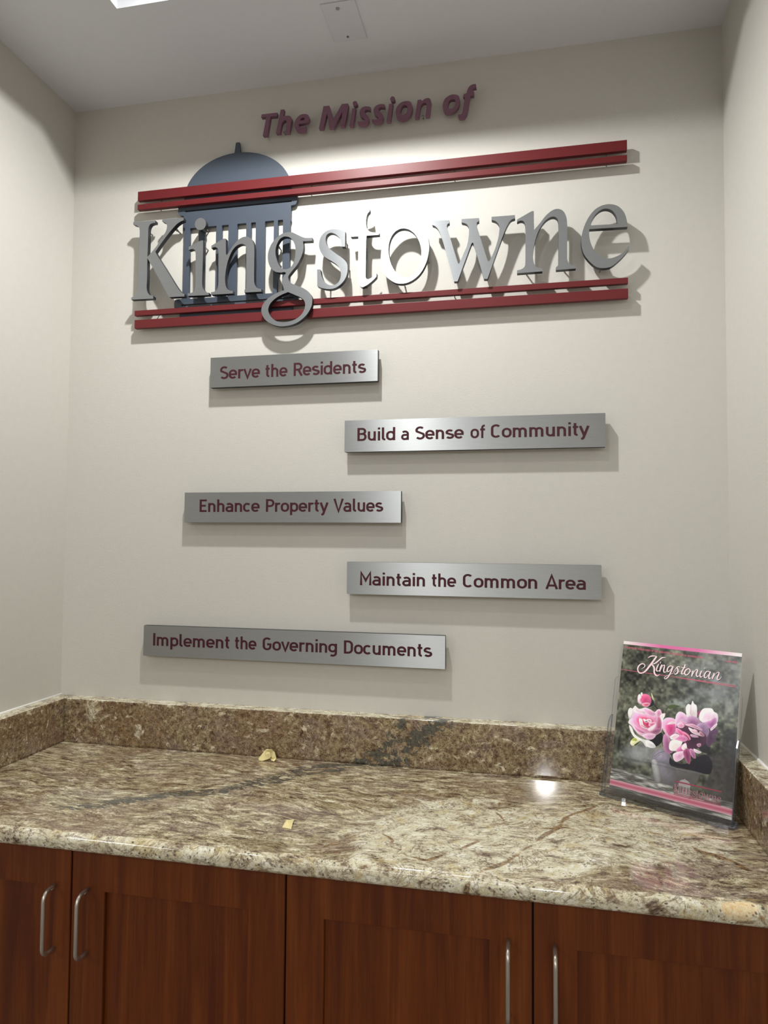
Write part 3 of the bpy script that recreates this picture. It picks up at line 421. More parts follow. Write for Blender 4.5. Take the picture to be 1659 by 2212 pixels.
# ------------------------------------------------------------------ cabinets
YD = -.455; ZT, ZB = -.0335, -.80
def make_handle(parent, x):
    bm = bmesh.new(); z0, z1 = -.0975, -.1995; y0 = YD; pr = .030; r = .014
    pts = [(x, y0 + .001, z0), (x, y0 - pr + r, z0)]
    for a in range(0, 91, 15): pts.append((x, y0 - pr + r - r * math.sin(math.radians(a)), z0 - r + r * math.cos(math.radians(a))))
    for a in range(0, 91, 15): pts.append((x, y0 - pr + r - r * math.cos(math.radians(a)), z1 + r - r * math.sin(math.radians(a))))
    pts.append((x, y0 + .001, z1)); tube(bm, pts, .0033, 16)
    return link('handle', bm_mesh(bm, 'handle', True), M_handle, parent)
def make_cabinet(x0, x1, seam, hx, mats, label):
    c = empty('base_cabinet', ((x0 + x1) / 2, -.23, ZF), label, 'cabinet', 'cherry base cabinets under the countertop')
    off = Vector((-(x0 + x1) / 2, .23, -ZF))
    def add(name, me, mt, par=c):
        me.transform(Matrix.Translation(off)); return link(name, me, mt, par)
    bm = bmesh.new(); box(bm, x0 + .0005, x1 - .0005, YD + .0205, -.004, -.815, -.034); box(bm, x0 + .002, x1 - .002, YD + .075, -.01, ZF, -.815)
    add('carcass', bm_mesh(bm, 'carcass'), M_black)
    for (a, b, h, mt) in ((x0, seam, hx[0], mats[0]), (seam, x1, hx[1], mats[1])):
        a += .0014; b -= .0014; st = .0605; rail = .0665
        fr = bmesh.new()
        ox = [(a, ZT), (b, ZT), (b, ZB), (a, ZB)]; inr = [(a + st, ZT - rail), (b - st, ZT - rail), (b - st, ZB + rail), (a + st, ZB + rail)]
        vo = [fr.verts.new((x, YD, z)) for x, z in ox]; vi = [fr.verts.new((x, YD, z)) for x, z in inr]; vd = [fr.verts.new((x, YD + .0075, z)) for x, z in inr]; vb = [fr.verts.new((x, YD + .02, z)) for x, z in ox]
        for k in range(4):
            j = (k + 1) % 4; fr.faces.new((vo[k], vo[j], vi[j], vi[k])); fr.faces.new((vi[k], vi[j], vd[j], vd[k])); fr.faces.new((vo[k], vb[k], vb[j], vo[j]))
        es = [e for e in fr.edges if (e.verts[0] in vo and e.verts[1] in vo) or (e.verts[0] in vi and e.verts[1] in vi)]
        bmesh.ops.bevel(fr, geom=es, offset=.0008, segments=2, affect='EDGES')
        d = add('door', bm_mesh(fr, 'door'), M_wood[mt])
        pn = boxmesh('panel', a + st - .004, b - st + .004, YD + .0075, YD + .0165, ZB + rail - .004, ZT - rail + .004)
        add('panel', pn, M_wood[(mt + 1) % 4], d)
        hd = make_handle(d, h); hd.data.transform(Matrix.Translation(off))
    return c
make_cabinet(-.005, .7404, .3668, (.3375, .3985), (0, 1), 'cherry base cabinet under the left half of the counter')
make_cabinet(.7404, 1.4875, 1.1140, (1.0795, 1.1445), (2, 3), 'cherry base cabinet under the right half of the counter')
bm = bmesh.new(); box(bm, 1.4880, CX - .0005, YD + .004, YD + .02, ZB, ZT); o = link('filler_strip', bm_mesh(bm, 'filler_strip'), M_wood[2]); tag(o, 'narrow cherry filler strip between right cabinet door and side wall', 'trim strip')
# ------------------------------------------------------------------ sign: bars
GB = 'dark red bars of the large name sign'
def pin(parent, pts, y_back, off=(0, 0, 0), r=.0030):
    for (x, z) in pts:
        bm = bmesh.new(); cyl(bm, (x, -.0001, z), (x, y_back + .0004, z), r * .55, 10); cyl(bm, (x, y_back, z), (x, y_back + .006, z), r, 12)
        me = bm_mesh(bm, 'standoff_pin', True); o = link('standoff_pin', me, M_pin, parent)
for z0, z1, xa, lab in ((1.2915, 1.3138, .1890, 'upper wide red bar at the top of the name sign'), (1.2695, 1.2820, .1890, 'narrow red bar just under the top bar of the name sign'),
                        (1.0113, 1.0236, .1874, 'narrow red bar just under the silver letters'), (.9805, 1.0010, .1880, 'lowest wide red bar of the name sign, behind the tail of g')):
    bm = bmesh.new(); box(bm, xa, 1.3095, -.0215, -.0112, z0, z1, .0007, 2)
    o = link('sign_bar', bm_mesh(bm, 'sign_bar'), M_red); tag(o, lab, 'sign bar', GB)
    pin(o, [(x, z0 + .004) for x in (.24, .62, .95, 1.27)], -.0112, r=.002)
# ------------------------------------------------------------------ sign: domed building emblem
EC = .4388
out = [(.4319 - EC, 0), ]
right = [(.00435, 1.4138), (.0076, 1.3895)]
for a in np.linspace(86, 0, 22): right.append((.134 * math.cos(math.radians(a)), 1.2895 + .0997 * math.sin(math.radians(a))))
right += [(.134, 1.2745), (.1490, 1.2735), (.1495, 1.2600), (.1478, 1.2545), (.1440, 1.2510), (.1345, 1.2495), (.1342, 1.2205), (.1348, 1.2185), (.1348, 1.2140), (.1328, 1.2120), (.1328, 1.0490), (.1500, 1.0485), (.1535, 1.0460), (.1548, 1.0400), (.1548, 1.0290), (.1405, 1.0280), (.1405, .9905)]
outline = [(EC + x, z) for x, z in right] + [(EC - x, z) for x, z in reversed(right)]
slots = [(.3212, .3440), (.3600, .3890), (.4026, .4198), (.4414, .4640), (.4759, .4877), (.5103, .5320), (.5419, .5543)]
loops = [outline] + [rrect(a, b, 1.0475, 1.2180, .0014, 2) for a, b in slots] + [rect(.3081, .5745, 1.2580, 1.2618), rect(.3029, .5825, 1.0312, 1.0350)]
me = extrude_mesh('dome_emblem', loops, -.0097, -.0030)
emb = link('dome_emblem', me, [M_blue, M_blue]); tag(emb, 'slate blue cut-out emblem of a domed columned building behind the silver letters', 'emblem')
bm = bmesh.new()
bm.free()
for x, z in ((.33, 1.235), (.55, 1.235), (.44, 1.37), (.33, 1.0), (.55, 1.0)):
    bm = bmesh.new(); cyl(bm, (x, -.0002, z), (x, -.0031, z), .004, 10); link('spacer', bm_mesh(bm, 'spacer'), M_pin, emb)
# ------------------------------------------------------------------ sign: silver letters
def scaled(lp): return smooth_loop([(a * 1e-4, b * 1e-4, c) for a, b, c in lp])
LAB = {'K': 'large silver capital K at the left end of the name sign', 'i': 'silver letter i with round dot in front of the blue columns', 'n': 'silver letter n in front of the blue columns, between i and g',
       'g': 'silver letter g whose looped tail hangs over the lower red bars', 's': 'silver letter s between g and t of the name sign', 't': 'silver letter t with its crossbar, between s and o',
       'o': 'silver letter o with the brightest glare, between t and w', 'w': 'wide silver letter w right of the o', 'n2': 'silver letter n near the right end, between w and e', 'e': 'silver letter e at the right end of the name sign'}
PINS = {'K': [(.218, 1.214), (.292, 1.212)], 'i': [(.3655, 1.2105), (.3645, 1.165)], 'n': [(.4112, 1.060), (.4820, 1.060)], 'g': [(.548, 1.150), (.548, 1.112)], 's': [(.706, 1.150), (.668, 1.048), (.712, 1.09)],
        't': [(.7530, 1.048)], 'o': [(.8400, 1.0440), (.893, 1.094)], 'w': [(1.052, 1.155), (.956, 1.06)], 'n2': [(1.105, 1.052), (1.184, 1.052)], 'e': [(1.256, 1.0475), (1.22, 1.11)]}
for k in ('K', 'i', 'n', 'g', 's', 't', 'o', 'w', 'n2', 'e'):
    me = extrude_mesh('sign_letter', [scaled(l) for l in DATA['L'][k]], -.0345, -.0222)
    o = link('sign_letter', me, [M_alu, M_edge]); tag(o, LAB[k], 'letter', 'silver letters of the large name sign')
    pin(o, PINS[k], -.0222)
ML = ['maroon capital T starting the line above the dome', 'maroon letter h of the first word above the dome', 'maroon letter e ending the first word above the dome', 'maroon capital M of the middle word under the ceiling', 'maroon letter i right after the capital M',
      'maroon letter s right after the first i, left one of the pair', 'maroon letter s before the second i, right one of the pair', 'maroon letter i just before the o of the middle word', 'maroon letter o before the n of the middle word', 'maroon letter n ending the middle word',
      'maroon letter o of the last short word, beside the f', 'maroon letter f at the right end of the top line']
for (nm, lps), lab in zip(DATA['M'], ML):
    me = extrude_mesh('top_letter', [scaled(l) for l in lps], -.022, -.0125)
    o = link('top_letter', me, [M_maroon, M_maroon]); tag(o, lab, 'letter', 'maroon italic letters above the name sign')
    xs_ = [q[0] for q in lps[0]]; zs_ = [q[1] for q in lps[0]]
    zb = min(zs_); xb = [q[0] for q in lps[0] if q[1] < zb + 40]
    pin(o, [(sum(xb) / len(xb) * 1e-4, zb * 1e-4 + .0085)], -.0125, r=.002)
# ------------------------------------------------------------------ stroke alphabet (unit cap height)
SW = .15
def arc(cx, cy, rx, ry, a0, a1, n=9):
    return [(cx + rx * math.cos(math.radians(a0 + (a1 - a0) * k / n)), cy + ry * math.sin(math.radians(a0 + (a1 - a0) * k / n))) for k in range(n + 1)]
h = SW / 2; XH = .715 - h; CT = 1 - h
def bowl(x0, x1, y0, y1, r=None):
    r = r or (x1 - x0) / 2; ry = r * 1.05
    return arc(x1 - r, y1 - ry, r, ry, 0, 90) + arc(x0 + r, y1 - ry, r, ry, 90, 180) + arc(x0 + r, y0 + ry, r, ry, 180, 270) + arc(x1 - r, y0 + ry, r, ry, 270, 360) + [(x1, y1 - ry)]
G = {}
def g(ch, adv, *st): G[ch] = (adv, st)
g('a', .60, arc(.27, XH - .17, .20, .17, 140, 0) + [(.47, 0)], [(.47, .385), (.24, .385)] + arc(.24, .225, .16, .16, 90, 270)[1:] + arc(.30, .235, .17, .165, 270, 330)[0:])
g('c', .55, arc(.27, XH - .21, .20, .21, 40, 180) + arc(.27, h + .21, .20, .21, 180, 320))
g('d', .62, [(.49, 0), (.49, 1.0)], arc(.49 - .21, XH - .21, .21, .21, 20, 180) + arc(.28, h + .21, .21, .21, 180, 340))
g('e', .60, [(.09, .345), (.50, .345), (.50, XH - .21)] + arc(.29, XH - .21, .21, .21, 0, 180)[1:] + arc(.29, h + .21, .21, .21, 180, 322))
g('f', .40, arc(.34, CT - .14, .14, .14, 80, 180) + [(.20, 0)], [(.06, .645), (.38, .645)])
g('g', .62, arc(.28, XH - .21, .21, .21, 20, 180) + arc(.28, .12 + .21, .21, .21, 180, 340), [(.49, .715), (.49, .0)] + arc(.29, .0, .20, .20, 0, -130)[1:])
g('h', .62, [(.12, 0), (.12, 1.0)], arc(.30, XH - .19, .18, .19, 165, 0) + [(.48, 0)])
g('i', .26, [(.13, 0), (.13, .715)], [(.13, .85), (.13, 1.0)])
g('l', .32, [(.12, 1.0)] + arc(.24, h + .12, .12, .12, 180, 270)[0:] + [(.27, h)])
g('m', .94, [(.12, 0), (.12, .715)], arc(.28, XH - .18, .165, .18, 165, 0) + [(.445, 0)], arc(.61, XH - .18, .165, .18, 165, 0) + [(.775, 0)])
g('n', .62, [(.12, 0), (.12, .715)], arc(.30, XH - .19, .18, .19, 165, 0) + [(.48, 0)])
g('o', .60, bowl(.09, .51, h, XH))
g('p', .62, [(.12, -.26), (.12, .715)], arc(.32, XH - .21, .20, .21, 160, 0) + arc(.32, h + .21, .20, .21, 0, -160))
g('r', .42, [(.12, 0), (.12, .715)], arc(.30, XH - .19, .18, .19, 170, 60))
g('s', .54, arc(.27, XH - .155, .18, .155, 35, 200) + [(.34, .335)] + arc(.28, h + .15, .19, .15, 35, -150))
g('t', .40, [(.17, .93)] + arc(.30, h + .13, .13, .13, 180, 275), [(.04, .645), (.34, .645)])
g('u', .62, [(.12, .715)] + arc(.30, h + .19, .18, .19, 180, 345), [(.48, .715), (.48, 0)])
g('v', .54, [(.05, .715), (.27, .03), (.49, .715)])
g('y', .54, [(.05, .715), (.28, .02)], [(.50, .715), (.235, -.13), (.19, -.20), (.10, -.225)])
g('A', .70, [(.06, 0), (.35, .985), (.64, 0)], [(.16, .26), (.54, .26)])
g('B', .66, [(.12, 0), (.12, 1.0)], [(.12, CT), (.36, CT)] + arc(.36, CT - .195, .17, .195, 90, -90)[1:] + [(.12, CT - .39)], [(.36, CT - .39)] + arc(.37, h + .235, .19, .235, 90, -90) + [(.12, h)])
g('C', .64, arc(.32, CT - .22, .22, .22, 35, 180) + arc(.32, h + .22, .22, .22, 180, 325))
g('D', .67, [(.12, h), (.12, CT)] + arc(.31, CT - .25, .24, .25, 90, 0) + arc(.31, h + .25, .24, .25, 0, -90) + [(.05, h)])
g('E', .60, [(.54, CT), (.12, CT), (.12, h), (.54, h)], [(.12, .5), (.48, .5)])
g('F', .56, [(.54, CT), (.12, CT), (.12, 0)], [(.12, .5), (.48, .5)])
g('G', .66, arc(.32, CT - .22, .22, .22, 35, 180) + arc(.32, h + .22, .22, .22, 180, 360) + [(.54, .47), (.32, .47)])
g('H', .68, [(.12, 0), (.12, 1.0)], [(.56, 0), (.56, 1.0)], [(.12, .5), (.56, .5)])
g('I', .26, [(.13, 0), (.13, 1.0)])
g('K', .66, [(.12, 0), (.12, 1.0)], [(.60, 1.0), (.14, .38)], [(.28, .56), (.62, 0)])
g('L', .54, [(.12, 1.0), (.12, h), (.50, h)])
g('M', .82, [(.12, 0), (.12, .97), (.41, .36), (.70, .97), (.70, 0)])
g('N', .68, [(.12, 0), (.12, .97), (.56, .03), (.56, 1.0)])
g('O', .66, bowl(.11, .55, h, CT))
g('P', .62, [(.12, 0), (.12, CT), (.34, CT)] + arc(.34, CT - .235, .21, .235, 90, -90)[1:] + [(.12, CT - .47)])
g('R', .66, [(.12, 0), (.12, CT), (.36, CT)] + arc(.36, CT - .225, .20, .225, 90, -90)[1:] + [(.12, CT - .45)], [(.36, CT - .45), (.60, 0)])
g('S', .63, arc(.32, CT - .215, .22, .215, 40, 205) + [(.42, .47)] + arc(.32, h + .22, .23, .22, 38, -145))
g('T', .56, [(.02, CT), (.54, CT)], [(.28, CT), (.28, 0)])
g('U', .66, [(.11, 1.0)] + arc(.33, h + .22, .22, .22, 180, 360) + [(.55, 1.0)])
g('V', .64, [(.04, 1.0), (.32, .02), (.60, 1.0)])
g('W', .92, [(.04, 1.0), (.25, .03), (.46, .9), (.67, .03), (.88, 1.0)])
g('Y', .60, [(.04, 1.0), (.30, .45), (.56, 1.0)], [(.30, .45), (.30, 0)])
g('2', .60, arc(.29, CT - .21, .21, .21, 165, -35) + [(.08, h), (.54, h)])
g('0', .60, bowl(.09, .51, h, CT))
g('3', .60, arc(.28, CT - .20, .19, .20, 150, -80) + [(.26, .52)], [(.26, .52)] + arc(.28, h + .22, .21, .22, 85, -150))
g(' ', .30)
def ribbon(pts, wds):
    """flat ribbon along a poly-line; returns quads as lists of 4 (x,y)"""
    P = [Vector(q) for q in pts]; Q = [P[0]]; Wd = [wds[0]]
    for q, w in zip(P[1:], wds[1:]):
        if (q - Q[-1]).length > 1e-5: Q.append(q); Wd.append(w)
    n = len(Q); closed = (Q[0] - Q[-1]).length < 1e-4 and n > 4
    if closed: Q = Q[:-1]; Wd = Wd[:-1]; n -= 1
    L, R = [], []
    for i in range(n):
        a = Q[i - 1] if (i > 0 or closed) else None; b = Q[(i + 1) % n] if (i < n - 1 or closed) else None
        d1 = (Q[i] - a).normalized() if a is not None else None; d2 = (b - Q[i]).normalized() if b is not None else None
        if d1 is None: d1 = d2
        if d2 is None: d2 = d1
        t = (d1 + d2); t = t.normalized() if t.length > 1e-4 else d1
        nrm = Vector((-t.y, t.x)); c = max(.45, nrm.dot(Vector((-d1.y, d1.x)))); o = nrm * (Wd[i] / 2 / c)
        L.append(Q[i] + o); R.append(Q[i] - o)
    rng_ = range(n) if closed else range(n - 1)
    return [(R[i], R[(i + 1) % n], L[(i + 1) % n], L[i]) for i in rng_]
def text_quads(word, stroke=SW):
    out_, x = [], 0.0
    for ch in word:
        adv, st = G[ch]
        for k_, s in enumerate(st): out_ += [[(v.x + x, v.y, k_ + j_ * .03) for v in q] for j_, q in enumerate(ribbon(s, [stroke] * len(s)))]
        x += adv
    return out_
def quads_mesh(name, quads, fn):
    vs, fs = [], []
    for q in quads:
        b = len(vs); vs += [tuple(fn(*v)) for v in q]; fs.append((b, b + 1, b + 2, b + 3))
    me = bpy.data.meshes.new(name); me.from_pydata(vs, [], fs); me.update(); return me
# ------------------------------------------------------------------ plaques
def plaque(x0, x1, zb, zt, words, label):
    p = empty('plaque', (x0, 0, zb), label, 'plaque', 'brushed metal motto plaques under the name sign')
    bmz = extrude_mesh('plate', [rrect(x0, x1, zb, zt, .0006, 2)], -.0230, -.0098)
    bmz.transform(Matrix.Translation((-x0, 0, -zb))); link('plate', bmz, [M_alu_plaque, M_plaque_edge], p)
    pl = [(x0 + .06, (zb + zt) / 2), (x1 - .06, (zb + zt) / 2)]
    for x, z in pl:
        bm = bmesh.new(); cyl(bm, (x - x0, -.0001, z - zb), (x - x0, -.0099, z - zb), .005, 12); link('standoff_pin', bm_mesh(bm, 'standoff_pin'), M_pin, p)
    for k, (w, a, b, z, cap) in enumerate(words):
        q = text_quads(w); xmin = min(v[0] for f in q for v in f); xmax = max(v[0] for f in q for v in f); s = (b - a) / (xmax - xmin)
        me = quads_mesh('word', q, lambda x, y, k: (a + (x - xmin) * s - x0, -.02312 - .00006 * k, z - zb + y * cap)); link('word', me, M_print, p)
T = DATA['T']
def fix(ws, z, cap): return [(w, a, b, z, cap) for w, a, b, _, _ in ws]
plaque(.3867, .7838, .8300, .9000, fix(T['serve'], .8487, .0300), 'short brushed metal plaque reading Serve the Residents')
plaque(.7100, 1.2630, .6740, .7440, fix(T['build'], .6980, .0287), 'brushed metal plaque reading Build a Sense of Community')
plaque(.3280, .8378, .5180, .5870, fix(T['enh'], .5420, .0287), 'brushed metal plaque reading Enhance Property Values')
plaque(.7184, 1.2536, .3620, .4320, fix(T['main'], .3816, .0283), 'brushed metal plaque reading Maintain the Common Area')
plaque(.2310, .9350, .2080, .2780, fix(T['imp'], .2322, .0286), 'longest and lowest brushed metal plaque reading Implement the Governing Documents')
# ------------------------------------------------------------------ ceiling cover plate
cp = empty('cover_plate', (.7385, -.163, H_), 'small white blank cover plate with two screws on the ceiling', 'cover plate')
bm = bmesh.new(); box(bm, -.0355, .0355, -.054, .054, -.0022, 0, .0012, 2); link('plate', bm_mesh(bm, 'plate'), M_plate, cp)
for y, rr in ((-.0385, .0036), (.0400, .0026)):
    bm = bmesh.new(); cyl(bm, (-.003, y, -.0022), (-.003, y, -.0034), rr, 16); box(bm, -.003 - rr * .8, -.003 + rr * .8, y - .0004, y + .0004, -.0036, -.0033)
    link('screw', bm_mesh(bm, 'screw'), M_screw, cp)
bm = bmesh.new(); bmesh.ops.create_grid(bm, x_segments=1, y_segments=1, size=.5)
bm.free()
# ------------------------------------------------------------------ scraps of paper
def crumple(name, pts, faces, label, sub=0):
    me = bpy.data.meshes.new(name); me.from_pydata(pts, [], faces); me.update()
    o = link(name, me, M_paper); s = o.modifiers.new('thickness', 'SOLIDIFY'); s.thickness = .0003
    return tag(o, label, 'paper scrap')
u = 1 / 1000
SP = dict(A=(270, 690, 8), B=(290, 750, 9), C=(385, 775, 9), D=(470, 735, 9), E=(590, 690, 8), F=(690, 620, 10), G=(650, 530, 9), H=(620, 490, 6), I=(520, 480, 5), J=(480, 570, 7), K=(440, 440, 0), L=(470, 405, -3),
          M=(560, 400, -5), N=(620, 390, -3), O=(695, 440, -2), P=(730, 480, -3), Q=(790, 640, -2), R=(800, 690, 4), S=(770, 750, 7), T=(650, 715, 6), U=(690, 640, 6), V=(560, 560, -8), W=(600, 700, -6))
keys = list(SP)
def sp(k):
    x, y, d = SP[k]; return (.5559 + (x / 13.83 - 41) * .98 * u, -.0546 - d * u, max(.0004, ((733 - y) / 13.83 * 1.02 + d * .34) * u))
ix = lambda t: tuple(keys.index(k) for k in t)
crumple('paper_scrap', [sp(k) for k in keys], [ix('ABCDJK'), ix('DEFGJ'), ix('GHIJ'), ix('KLMV'), ix('MNOV'), ix('KVJ'), ix('OPQU'), ix('OUG'), ix('UQRST'), ix('VGW'), ix('VJW')], 'crumpled cream paper scrap against the backsplash')
px_, py_ = .7155, -.3700
fold = crumple('paper_slip', [(px_ - 11 * u, py_ + 17 * u, 1.5 * u), (px_ + 1 * u, py_ + 19 * u, 2.5 * u), (px_ + 5 * u, py_ + 1 * u, 4 * u), (px_ - 4 * u, py_ - 3 * u, 7.5 * u), (px_ - 9 * u, py_ - 12 * u, .6 * u), (px_ + 8 * u, py_ - 15 * u, .5 * u), (px_ - 10 * u, py_ + 2 * u, 3 * u)],
        [(0, 6, 3, 2, 1), (6, 4, 3), (3, 5, 2), (3, 4, 5)], 'small folded cream paper slip near the front of the counter')
# ------------------------------------------------------------------ magazine and holder
mw, mh = .2159, .2794; MO = Vector((1.257, -.106, .0135)); psi, tht = .539, .255
mU = Vector((math.cos(psi), -math.sin(psi), 0)); mN = Vector((math.sin(psi), math.cos(psi), 0)); mV = Vector((0, 0, 1)) * math.cos(tht) + mN * math.sin(tht)
mF = mU.cross(mV); mF = -mF if mF.y > 0 else mF      # towards the room
MM = Matrix(((mU.x, mV.x, mF.x, MO.x), (mU.y, mV.y, mF.y, MO.y), (mU.z, mV.z, mF.z, MO.z), (0, 0, 0, 1)))
mag = empty('magazine', (0, 0, 0), 'glossy magazine with pink flowers on its grey cover in the clear holder', 'magazine'); mag.matrix_world = MM
bm = bmesh.new(); box(bm, 0, mw, 0, mh, -.005, -.0004); link('pages', bm_mesh(bm, 'pages'), M_pages, mag)
# cover art raster
NX, NY = 440, 570
Hm = DATA['H']
gu, gv = np.meshgrid(np.linspace(0, mw, NX), np.linspace(0, mh, NY)); den = Hm[6] * gu + Hm[7] * gv + 1
AX = (Hm[0] * gu + Hm[1] * gv + Hm[2]) / den; AY = (Hm[3] * gu + Hm[4] * gv + Hm[5]) / den
rg = np.random.default_rng(11)
n1 = vnoise(AX.shape, (60, 44), rg); n2 = vnoise(AX.shape, (22, 16), rg); n3 = vnoise(AX.shape, (8, 6), rg); n4 = vnoise(AX.shape, (150, 110), rg)
img = np.zeros(AX.shape + (3,))
C = lambda *c: np.array(c, float)
tex = (.35 * n1 + .35 * n2 + .2 * n3 + .1 * n4)
img[:] = C(22, 23, 19) + (np.clip(tex * 1.7 - .35, 0, 1)[..., None] * C(112, 114, 100))
bl = np.clip(1 - np.hypot((AX - 1150) / 420, (AY - 520) / 420), 0, 1)[..., None] * np.clip(n2 * 1.5 - .1, 0, 1)[..., None]
img[:] = img * (1 - .75 * bl) + C(128, 136, 148) * .75 * bl
bl = (np.clip(1 - np.hypot((AX - 830) / 190, (AY - 690) / 70), 0, 1) * np.clip(n1 * 1.6, 0, 1))[..., None]; img[:] = img * (1 - .6 * bl) + C(150, 165, 168) * .6 * bl
dk = (np.clip((AX - 1180) / 120, 0, 1) * np.clip((AY - 880) / 120, 0, 1))[..., None] * .6; img[:] = img * (1 - dk) + C(44, 45, 50) * dk
cl = (np.clip(1 - np.hypot((AX - 450) / 230, (AY - 1170) / 120), 0, 1)**.6)[..., None]; img[:] = img * (1 - .85 * cl) + (C(178, 182, 186) - n2[..., None] * 40) * .85 * cl
ty = AY - (1290 + (AX - 160) * .23)      # table planks
pl = np.clip(ty / 25, 0, 1)[..., None] * (AX < 760)[..., None] + np.clip((ty - 60) / 25, 0, 1)[..., None] * (AX >= 760)[..., None]
st_ = .55 * vnoise(AX.shape, (110, 11), rg) + .45 * vnoise(AX.shape, (250, 30), rg); st2 = vnoise(AX.shape, (50, 5), rg)
img[:] = img * (1 - pl) + (C(66, 66, 62) + np.clip(st_ * (.5 + st2) * 1.5 - .35, 0, 1)[..., None] * C(128, 130, 128)) * pl
dv = (inside(AX, AY, [(1090, 1180), (1350, 1130), (1340, 1640), (1120, 1590), (1060, 1480), (1100, 1380)]).astype(float) * .75)[..., None]; img[:] = img * (1 - dv) + (C(50, 47, 48) + n1[..., None] * 16) * dv
def poly(pts, c0, c1=None, edge=None, a=1.0, wob_=5.0):
    pts = [(float(x), float(y)) for x, y in (t.split(',') for t in pts.split())]
    n = len(pts); q = []
    for i in range(n):                       # rounded outline
        p0, p1, p2, p3 = (Vector(pts[(i + k - 1) % n]) for k in range(4))
        for t in (0, .33, .66): q.append(tuple(.5 * ((2 * p1) + (-p0 + p2) * t + (2 * p0 - 5 * p1 + 4 * p2 - p3) * t * t + (-p0 + 3 * p1 - 3 * p2 + p3) * t**3)))
    x0, x1 = min(v[0] for v in q) - 8, max(v[0] for v in q) + 8; y0, y1 = min(v[1] for v in q) - 8, max(v[1] for v in q) + 8
    bb = (AX > x0) & (AX < x1) & (AY > y0) & (AY < y1); ax = AX[bb]; ay = AY[bb]
    ins_ = inside(ax, ay, q); d = seg_dist_px(ax, ay, q + q[:1]); rad = max(d[ins_].max(), 1) if ins_.any() else 1
    al = np.clip(.5 + np.where(ins_, d, -d) / 3, 0, 1) * a
    c0 = C(*c0); c1 = c0 if c1 is None else C(*c1); t = np.clip(d / rad, 0, 1)[:, None]
    cc = c1 * (1 - t) + c0 * t; mx_, my_ = ax.mean(), ay.mean(); rr_ = max(x1 - x0, y1 - y0) / 2; cc = cc * (.98 + .05 * n4[bb][:, None]) * (1 - .20 * np.clip(((ax - mx_) * .6 + (ay - my_) * .8) / rr_, -1, 1))[:, None]
    stripe = (np.sin((ax * .11 + ay * .05) + n2[bb] * 9) * .5 + .5)[:, None]; cc = cc * (.97 + .04 * stripe)
    if edge is not None: e = np.clip(1 - d / 4.5, 0, 1)[:, None] * .7; cc = cc * (1 - e) + C(*edge) * e
    img[bb] = img[bb] * (1 - al[:, None]) + cc * al[:, None]
def seg_dist_px(px, py, q):
    d = np.full(px.shape, 1e4)
    for (ax, ay), (bx, by) in zip(q, q[1:]):
        L = (bx - ax)**2 + (by - ay)**2 + 1e-9; t = np.clip(((px - ax) * (bx - ax) + (py - ay) * (by - ay)) / L, 0, 1); d = np.minimum(d, np.hypot(px - ax - t * (bx - ax), py - ay - t * (by - ay)))
    return d
def line(pts, w, c, a=1.0):
    pts = [tuple(map(float, t.split(','))) for t in pts.split()]; d = seg_dist_px(AX, AY, pts); al = (np.clip(.5 + (w / 2 - d) / 3, 0, 1) * a)[..., None]; img[:] = img * (1 - al) + C(*c) * al
WH = (240, 238, 238); PK = (232, 186, 208)
# vase
poly('552,1235 565,1170 640,1115 745,1190 750,1290 935,1335 1010,1350 985,1440 900,1500 760,1480 640,1450 585,1430', (92, 90, 90), (112, 110, 110))
poly('556,1240 570,1180 640,1130 730,1195 745,1290 790,1330 800,1470 640,1448 590,1425', (132, 128, 138), (104, 102, 106))
poly('575,1190 640,1130 735,1195 740,1270 650,1260 590,1240', (150, 142, 160), (120, 116, 128)); line('585,1200 630,1165 690,1150', 5, (80, 78, 90), .8); line('580,1225 640,1180', 4, (84, 82, 92), .7)
poly('735,1205 770,1250 880,1270 960,1225 1060,1180 1130,1250 1120,1350 1080,1370 930,1330 742,1290', (34, 32, 38))
poly('560,1240 600,1235 630,1330 640,1430 600,1440 575,1350', (170, 170, 172), (140, 140, 142))
# stems and leaves
line('568,690 600,730 640,785 655,800', 14, (38, 44, 40)); line('702,830 690,790 700,750 722,725', 9, (50, 62, 42)); poly('718,722 760,710 830,725 760,745 722,748', (66, 80, 44)); line('255,905 300,888 340,882', 6, (50, 56, 44))
poly('1000,1080 1080,1060 1115,1120 1090,1165 1040,1160 1010,1130', (40, 38, 44)); poly('530,1048 600,1000 655,975 662,1040 640,1080 588,1112 560,1082', (26, 28, 32))
# bud
poly('545,640 572,665 582,700 560,725 520,730 530,690', (36, 34, 44)); poly('440,640 470,612 510,610 548,635 556,680 540,715 500,728 455,705', (196, 66, 116), (214, 110, 150)); poly('425,650 432,618 450,610 462,640 450,668 470,700 455,705 430,690', WH, PK); poly('456,600 470,594 472,625 460,622', WH); poly('556,598 566,620 580,655 572,668 560,640', (206, 204, 160)); poly('470,700 520,690 545,705 520,730 480,725', (206, 80, 110), PK)
